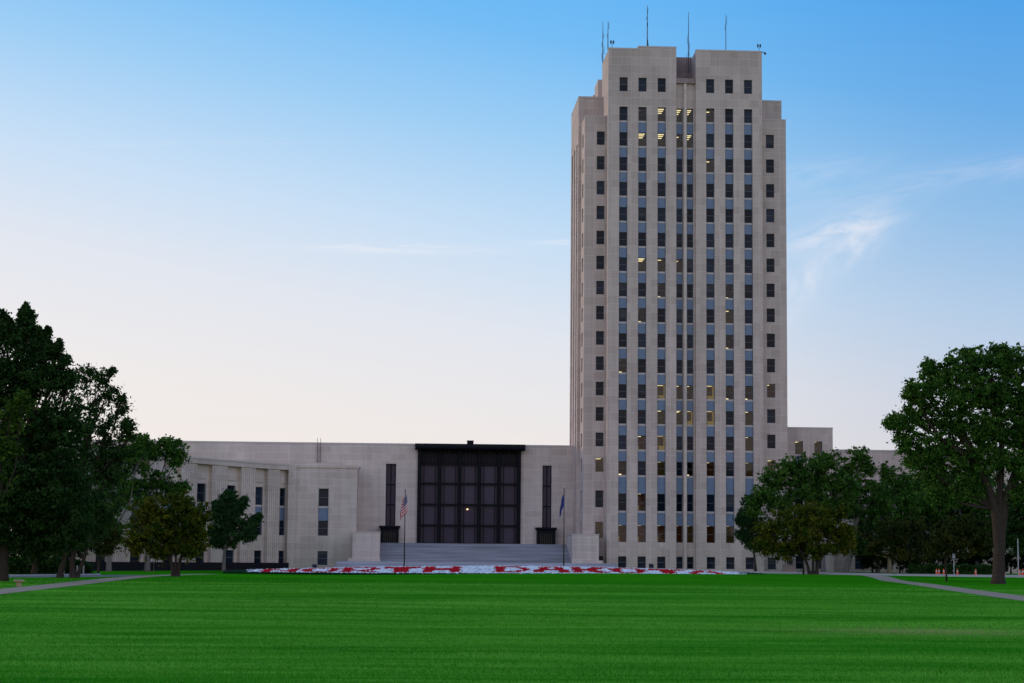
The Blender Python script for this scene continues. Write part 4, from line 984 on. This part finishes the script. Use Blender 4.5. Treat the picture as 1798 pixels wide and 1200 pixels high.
make_tree('shade_tree', 'dark tree behind the elm and hedge', GRT, 1687, 156,
    [(1640, 850, 30, 30), (1680, 870, 34, 34), (1625, 890, 30, 34), (1720, 880, 36, 40), (1660, 910, 40, 30), (1610, 860, 18, 24), (1710, 930, 36, 24)], M['leaf_mid'], M['bark_pale'], .17, 120, 75, .65, trunk=(1685, 890), trunk_r=.3, seed=40, sub=6)
make_tree('shade_tree', 'green tree half out of frame right of the elm', GRT, 1802, 148,
    [(1790, 900, 40, 40), (1830, 880, 50, 50), (1780, 945, 34, 28), (1820, 950, 40, 30), (1760, 920, 22, 36)], M['leaf_deep'], M['bark'], .17, 70, 65, .7, trunk=(1802, 910), trunk_r=.3, seed=41)
make_tree('shade_tree', 'short thick tan trunked tree in the shade left of the hedge', GRT, 1562, 150,
    [(1540, 935, 30, 24), (1505, 940, 26, 26), (1580, 945, 30, 22), (1520, 965, 26, 14)], M['leaf_deep'], plain('tan_bark', (.2, .15, .09), .95, var=.35, scale=5), .2, 50, 50, .65, trunk=(1560, 950), trunk_r=.34, seed=42)

make_tree('shade_tree', 'mid green tree filling the gap behind the brown crabapple', GRT, 1615, 159,
    [(1570, 870, 30, 30), (1600, 860, 30, 28), (1540, 900, 26, 28), (1620, 900, 34, 30), (1580, 925, 40, 26), (1520, 920, 20, 24), (1640, 880, 22, 26)], M['leaf_mid'], M['bark'], .17, 100, 70, .65, trunk=(1605, 900), trunk_r=.26, seed=51)
make_tree('shade_tree', 'mid green tree seen past the left side of the elm trunk', GRT, 1722, 159,
    [(1690, 860, 30, 30), (1730, 850, 30, 30), (1660, 890, 30, 30), (1715, 895, 36, 30), (1690, 925, 44, 26), (1770, 880, 30, 36)], M['leaf_mid'], M['bark'], .17, 100, 70, .65, trunk=(1715, 900), trunk_r=.26, seed=52)
SHG = 'added dark shrubs deepening the shade before the low wing'  # shrub row added to darken the gap behind the right trees
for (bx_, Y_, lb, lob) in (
        (1532, 152.5, 'added dark upright shrub just right of the leaning pale trunk', [(1520, 950, 18, 26), (1536, 965, 22, 26), (1528, 985, 24, 16)]),
        (1580, 154, 'added broad dark shrub between the tan trunk and the hedge', [(1570, 945, 26, 30), (1592, 955, 26, 32), (1580, 985, 32, 18)]),
        (1635, 154, 'added broad dark shrub behind the two leftmost cones', [(1620, 945, 26, 34), (1648, 950, 28, 34), (1635, 985, 36, 18)]),
        (1700, 154, 'added broad dark shrub behind the road sign and hedge', [(1680, 945, 30, 34), (1715, 950, 30, 34), (1700, 985, 38, 18)]),
        (1775, 153, 'added broad dark shrub right of the elm trunk', [(1750, 950, 26, 34), (1782, 955, 30, 34), (1765, 985, 38, 18)]),
        (1815, 153, 'added dark shrub cut by the right edge of the photo', [(1806, 945, 20, 34), (1830, 955, 30, 34), (1815, 985, 30, 18)])):
    make_tree('shrub', lb, SHG, bx_, Y_, lob, M['leaf_shade'], M['bark'], .17, 90, 70, .6, trunk=(bx_, 975), trunk_r=.12, seed=60 + int(bx_) % 37, cat='shrub')
# hedges
def hedge(label, x0, x1, y0, y1, hh, seed, n_=5200):
    g_ = np.random.default_rng(seed); d = g_.uniform(0, 1, (n_, 3)); ax_ = g_.integers(0, 3, n_); 
    zt = hh * (1 + .1 * np.sin(d[:, 0] * 31))
    f_ = g_.uniform(0, 1, n_)
    d[:, 1] = np.where(ax_ == 0, g_.uniform(0, .12, n_), d[:, 1]); d[:, 2] = np.where(ax_ == 1, g_.uniform(.85, 1.06, n_), d[:, 2])
    P_ = np.c_[x0 + d[:, 0] * (x1 - x0), y0 + d[:, 1] * (y1 - y0), d[:, 2] * zt + ground_z((x0 + x1) / 2, (y0 + y1) / 2)]
    nrm = g_.normal(size=(n_, 3)); nrm /= np.linalg.norm(nrm, axis=1)[:, None]; a = np.cross(nrm, g_.normal(size=(n_, 3))); a /= np.linalg.norm(a, axis=1)[:, None]; b_ = np.cross(nrm, a); s_ = .17 * g_.uniform(.6, 1.3, (n_, 1))
    Q = np.stack([P_ - a * s_, P_ - b_ * s_ * .6, P_ + a * s_, P_ + b_ * s_ * .6], 1).reshape(-1, 3)
    o = link('hedge', tri_mesh('hedge', Q, 4, g_.uniform(0, 1, n_), M['leaf_deep'])); tag(o, label, 'hedge')
X = lambda px, Y: at(px, 1000, Y).x
hedge('low clipped hedge behind the traffic cones', X(1592, 141 * Q), X(1745, 141 * Q), 140 * Q, 140 * Q + 2, 1.1, 1)
hedge('low dark hedge in the shade behind the left road', X(5, 112 * Q), X(150, 112 * Q), 111 * Q, 111 * Q + 2, 1.3, 2)
hedge('small dark bush clump at the end of the left hedge', X(146, 112 * Q), X(168, 112 * Q), 110.5 * Q, 110.5 * Q + 2, .9, 3, 1200)

# ------------------------------------------------------------------ small things
cone0 = None
CL = ['orange traffic cone leftmost in the close pair', 'orange traffic cone right of the close pair, touching it', 'lone orange cone just left of the small road sign', 'orange cone just right of the small road sign',
      'orange cone midway between road sign and elm trunk', 'orange cone just right of the elm trunk', 'orange cone beside the tall right sign pole', 'orange cone last at the right edge of the photo']
for px, lb, Y in zip((1644.3, 1648.6, 1656.9, 1681, 1713, 1763, 1790, 1795.5), CL, (134, 134.6, 134, 135, 134, 135, 134, 134.6)):
    Y *= Q
    p_ = Vector((X(px, Y), Y, 0)); p_.z = ground_z(p_.x, Y) + .012
    if cone0 is None:
        cone0 = empty('traffic_cone', p_, 0, lb, 'traffic cone', 'traffic cones along the drive'); o = cone0
        q = MB(); q.box(-.2, .2, -.2, .2, 0, .04); q.build('base', M['cone_base'], cone0)
        q = MB(); q.lathe([(.17, .04), (.125, .22), (.124, .222), (.09, .45), (.045, .72), (.03, .75), (0, .75)], 14); q.build('cone', M['cone'], cone0, False)
        q = MB(); q.lathe([(.101, .40), (.079, .54)], 14); q.build('band', M['cone_band'], cone0)
    else: o = copy_tree(cone0)
    o.location = p_; o['label'] = lb; o.rotation_euler = (0, 0, R.uniform(0, 1.5))
post0 = None
for px, lb in zip((112, 123.5, 135.5, 146.5), ('leftmost of four pale marker posts behind the left road', 'second of four pale marker posts, counting from left', 'third of four pale marker posts, counting from left', 'rightmost of four pale marker posts, next to the bush')):
    Y = 110.0 * Q; p_ = Vector((X(px, Y), Y, ground_z(X(px, Y), Y)))
    if post0 is None:
        post0 = empty('marker_post', p_, 0, lb, 'post', 'marker posts by the left road'); o = post0
        q = MB(); q.lathe([(.075, 0), (.07, .75)], 10); q.build('shaft', M['post'], post0); q = MB(); q.lathe([(.085, .75), (.085, .8), (.05, .88), (0, .9)], 10); q.build('cap', M['post'], post0)
    else: o = copy_tree(post0)
    o.location = p_; o['label'] = lb
def signpost(px, Y, hh, label, plates, r=.035, mt=None):
    Y *= Q
    p_ = Vector((X(px, Y), Y, ground_z(X(px, Y), Y))); o = empty('road_sign', p_, 0, label, 'sign')
    q = MB(); q.tube([(0, 0, -.05), (0, 0, hh)], [r, r], 8); q.build('pole', mt or M['post'], o)
    for z0, z1, w_ in plates: q = MB(); q.box(-w_ / 2, w_ / 2, -.05, -.036, z0, z1); q.build('plate', M['sign'], o)
signpost(1675, 127, 2.65, 'small road sign on a slim pole between the cones', [(1.95, 2.55, .32)], .045)
signpost(1788, 133, 4.3, 'tall pale sign pole at the right edge', [(2.1, 2.9, .16)], .06)
signpost(1452, 146, 2.5, 'thin pale pole between crabapple and leaning trunk', [(2.2, 2.5, .15)], .035)
signpost(270, 120, 1.55, 'short thin stake by the left drive under the crabapple', [(1.25, 1.5, .12)], .025, M['pole'])
# stone bench
p_ = at(33, 1026, 66 * Q); bn = empty('stone_bench', (p_.x, 66 * Q, ground_z(p_.x, 66 * Q)), .25, 'small pale stone bench beside the left path', 'bench')
q = MB(); q.box(-.3, .3, -.65, .65, .30, .38); q.box(-.27, .27, -.62, .62, .275, .3); q.build('seat', M['concrete'], bn)
for y_ in (-.42, .42):
    q = MB(); q.box(-.14, .14, y_ - .08, y_ + .08, 0, .275); q.box(-.18, .18, y_ - .1, y_ + .1, -.02, .05); q.build('leg', M['concrete'], bn)
# ground floodlights near the bed
fl0 = None
for px, Y, lb in ((552, 142, 'black ground floodlight before the pavilion behind the flower bed'), (1143, 143, 'black ground floodlight before the tower behind the flower bed')):
    Y *= Q; x_ = X(px, Y); p_ = Vector((x_, Y, ground_z(x_, Y)))
    if fl0 is None:
        fl0 = empty('floodlight', p_, .2, lb, 'floodlight', 'ground floodlights behind the flower bed'); o = fl0
        q = MB(); q.box(-.12, .12, -.12, .12, 0, .06); q.tube([(0, 0, .05), (0, 0, .62)], [.05, .05], 8); q.build('stand', M['mast'], fl0)
        q = MB(); n0 = len(q.v); q.box(-.3, .3, -.2, .22, .5, .95)
        for i in range(n0, n0 + 8): x, y_, z = q.v[i]; q.v[i] = (x * (1 if y_ < 0 else .75), y_, z + .25 * y_)
        q.build('housing', M['mast'], fl0); q = MB(); q.box(-.27, .27, -.215, -.202, .49, .86); q.build('lens', M['glass'], fl0)
    else: o = copy_tree(fl0)
    o.location = p_; o['label'] = lb
# statue group on a pedestal in the shade of the trees
sY = 151.0 * Q; p_ = Vector((X(1385, sY), sY, ground_z(X(1385, sY), sY)))
sta = empty('bronze_statue', p_, 0, 'dark statue of standing figures on a stone pedestal under the trees', 'statue')
q = MB(); q.box(-.95, .95, -.7, .7, -.1, .25); q.box(-.75, .75, -.55, .55, .25, .85); q.box(-.82, .82, -.62, .62, .85, .95); q.build('pedestal', M['stone_dark'], sta)
def figure(ox, oy, s, skirt, seed):
    j = [(0, 0, .95), (0, 0, 1.2), (0, 0, 1.45), (0, 0, 1.56), (0, -.02, 1.7), (.2, 0, 1.42), (.3, -.05, 1.15), (.26, -.2, .95), (-.2, 0, 1.42), (-.3, -.02, 1.15), (-.24, -.18, 1.0), (.1, 0, .88), (.12, -.05, .5), (.13, .02, .06), (-.1, 0, .88), (-.12, .02, .5), (-.14, .05, .06), (.13, -.12, .03), (-.14, -.08, .03)]
    e_ = [(0, 1), (1, 2), (2, 3), (3, 4), (2, 5), (5, 6), (6, 7), (2, 8), (8, 9), (9, 10), (0, 11), (11, 12), (12, 13), (0, 14), (14, 15), (15, 16), (13, 17), (16, 18)]
    r_ = [.16, .15, .17, .065, .105, .08, .055, .045, .08, .055, .045, .11, .085 + skirt, .06 + skirt, .11, .085 + skirt, .06 + skirt, .05, .05]
    me = bpy.data.meshes.new('figure'); me.from_pydata([(ox + a * s, oy + b_ * s, .95 + c_ * s) for a, b_, c_ in j], e_, []); me.materials.append(M['statue'])
    o = link('figure', me, sta); md = o.modifiers.new('skin', 'SKIN'); md.use_smooth_shade = True
    for v, rad in zip(me.skin_vertices[0].data, r_): v.radius = (rad * s, rad * s)
    me.skin_vertices[0].data[0].use_root = True; o.modifiers.new('sub', 'SUBSURF').render_levels = 1
figure(-.32, 0, 1.05, 0, 1); figure(.28, -.05, .98, .06, 2); figure(.02, -.3, .62, .03, 3)

# ------------------------------------------------------------------ sky and sun
SUN_EL, SUN_AZ = math.radians(3.0), math.radians(-72)           # azimuth from +Y, negative = left
wd_ = bpy.data.worlds.new('World'); scene.world = wd_; wd_.use_nodes = True; nt = wd_.node_tree
bg = nt.nodes['Background']; out = nt.nodes['World Output']
tc = nt.nodes.new('ShaderNodeTexCoord'); sp = nt.nodes.new('ShaderNodeSeparateXYZ'); L(nt, tc.outputs['Generated'], sp.inputs[0])
x, y, z = sp.outputs
t = mth(nt, 'ADD', mth(nt, 'MULTIPLY', z, 1.72), mth(nt, 'MULTIPLY', x, .30))
tt = mth(nt, 'ADD', mth(nt, 'MULTIPLY', t, 1 / 1.2), .2 / 1.2)    # -0.2..1 -> 0..1
P_ = lambda v: (v + .2) / 1.2
front = ramp(nt, tt, [(P_(-.1), (.765, .705, .72)), (P_(.10), (.74, .705, .75)), (P_(.19), (.67, .69, .79)), (P_(.27), (.50, .645, .84)), (P_(.36), (.275, .535, .835)), (P_(.44), (.125, .435, .84)), (P_(.54), (.045, .365, .85)), (P_(1.0), (.04, .2, .6))])
rk = nt.nodes.new('ShaderNodeMapRange'); rk.interpolation_type = 'SMOOTHSTEP'; L(nt, x, rk.inputs[0]); rk.inputs[1].default_value = .02; rk.inputs[2].default_value = .24
front = mixc(nt, rk.outputs[0], front, mixc(nt, 1.0, front, (.78, .81, .88), 'MULTIPLY'))
back = ramp(nt, z, [(0, (1.02, .82, .83)), (.10, (1.0, .86, .93)), (.24, (.80, .84, 1.08)), (.6, (.52, .66, 1.0)), (1, (.2, .35, .7))])
bf = nt.nodes.new('ShaderNodeMapRange'); bf.interpolation_type = 'SMOOTHSTEP'; L(nt, y, bf.inputs[0]); bf.inputs[1].default_value = .35; bf.inputs[2].default_value = -.4
col = mixc(nt, bf.outputs[0], front, back)
yc = mth(nt, 'MAXIMUM', y, .05); az = mth(nt, 'DIVIDE', x, yc); el = mth(nt, 'DIVIDE', z, yc)
fy = mth(nt, 'GREATER_THAN', y, .1)
def cirrus(cx_, cy_, ang, a, b, amp, nsx, nsy, seed, colr=(.90, .84, .87), lo=.38, hi=.72):
    global col
    dx = mth(nt, 'SUBTRACT', az, cx_); dy = mth(nt, 'SUBTRACT', el, cy_); ca, sa = math.cos(ang), math.sin(ang)
    ex = mth(nt, 'DIVIDE', mth(nt, 'ADD', mth(nt, 'MULTIPLY', dx, ca), mth(nt, 'MULTIPLY', dy, sa)), a)
    ey = mth(nt, 'DIVIDE', mth(nt, 'SUBTRACT', mth(nt, 'MULTIPLY', dy, ca), mth(nt, 'MULTIPLY', dx, sa)), b)
    g_ = mth(nt, 'EXPONENT', mth(nt, 'MULTIPLY', mth(nt, 'ADD', mth(nt, 'MULTIPLY', ex, ex), mth(nt, 'MULTIPLY', ey, ey)), -1.0))
    cb = nt.nodes.new('ShaderNodeCombineXYZ'); L(nt, mth(nt, 'MULTIPLY', ex, nsx), cb.inputs[0]); L(nt, mth(nt, 'MULTIPLY', ey, nsy), cb.inputs[1]); cb.inputs[2].default_value = seed
    n_ = nt.nodes.new('ShaderNodeTexNoise'); n_.inputs['Scale'].default_value = 1; n_.inputs['Detail'].default_value = 6; n_.inputs['Roughness'].default_value = .6; n_.inputs['Distortion'].default_value = .6; L(nt, cb.outputs[0], n_.inputs['Vector'])
    mr = nt.nodes.new('ShaderNodeMapRange'); mr.interpolation_type = 'SMOOTHSTEP'; L(nt, n_.outputs['Fac'], mr.inputs[0]); mr.inputs[1].default_value = lo; mr.inputs[2].default_value = hi
    f_ = mth(nt, 'MULTIPLY', mth(nt, 'MULTIPLY', g_, mr.outputs[0]), mth(nt, 'MULTIPLY', fy, amp)); col = mixc(nt, f_, col, colr)
cirrus(.163, .1640, .30, .027, .0070, .58, 1.0, .8, 1.3, lo=.22, hi=.72)
cirrus(.172, .1600, .75, .017, .0085, .48, .9, .8, 8.3, lo=.25, hi=.75)
cirrus(.146, .1400, .95, .020, .0085, .40, 1.0, .8, 4.1, lo=.22, hi=.75)
cirrus(.225, .1930, .20, .075, .0065, .30, 1.6, .9, 2.7, (.78, .76, .88), lo=.25, hi=.75)
cirrus(.150, .1910, .22, .035, .0080, .22, 1.1, .9, 9.7, (.80, .80, .90), lo=.25, hi=.75)
cirrus(-.0600, .1533, -.008, .0460, .0022, .48, 1.4, .6, 5.2, lo=.28, hi=.7)
cirrus(.0250, .1573, .03, .0170, .0012, .45, .8, .7, 6.4, lo=.25, hi=.7)
cirrus(-.162, .2056, .03, .0894, .0016, .16, 2.5, .8, 7.7, (.86, .78, .84))
cirrus(-.105, .1330, -.5, .018, .0016, .14, 1.2, .8, 3.9, (.62, .60, .70))
L(nt, col, bg.inputs['Color']); bg.inputs['Strength'].default_value = 1.0
sky = nt.nodes.new('ShaderNodeTexSky'); sky.sky_type = 'NISHITA'; sky.sun_disc = False; sky.sun_elevation = SUN_EL; sky.sun_rotation = SUN_AZ; sky.altitude = 500
bg2 = nt.nodes.new('ShaderNodeBackground'); L(nt, sky.outputs[0], bg2.inputs['Color']); bg2.inputs['Strength'].default_value = .05
ad = nt.nodes.new('ShaderNodeAddShader'); L(nt, bg.outputs[0], ad.inputs[0]); L(nt, bg2.outputs[0], ad.inputs[1]); L(nt, ad.outputs[0], out.inputs[0])
sl_ = bpy.data.lights.new('sun', 'SUN'); sl_.energy = 1.0; sl_.angle = math.radians(4); sl_.color = (1, .80, .62)
so = bpy.data.objects.new('sun', sl_); COL.objects.link(so)
sd_ = Vector((math.sin(SUN_AZ) * math.cos(SUN_EL), math.cos(SUN_AZ) * math.cos(SUN_EL), math.sin(SUN_EL)))
so.rotation_euler = sd_.to_track_quat('Z', 'Y').to_euler()

vs = scene.view_settings; vs.view_transform = 'Standard'; vs.look = 'None'; vs.exposure = 0; vs.gamma = 1
scene.display_settings.display_device = 'sRGB'
cy = scene.cycles; cy.max_bounces = 6; cy.diffuse_bounces = 3; cy.glossy_bounces = 2; cy.transparent_max_bounces = 6; cy.transmission_bounces = 2
cy.use_denoising = True; cy.sample_clamp_indirect = 3; cy.caustics_reflective = False; cy.caustics_refractive = False
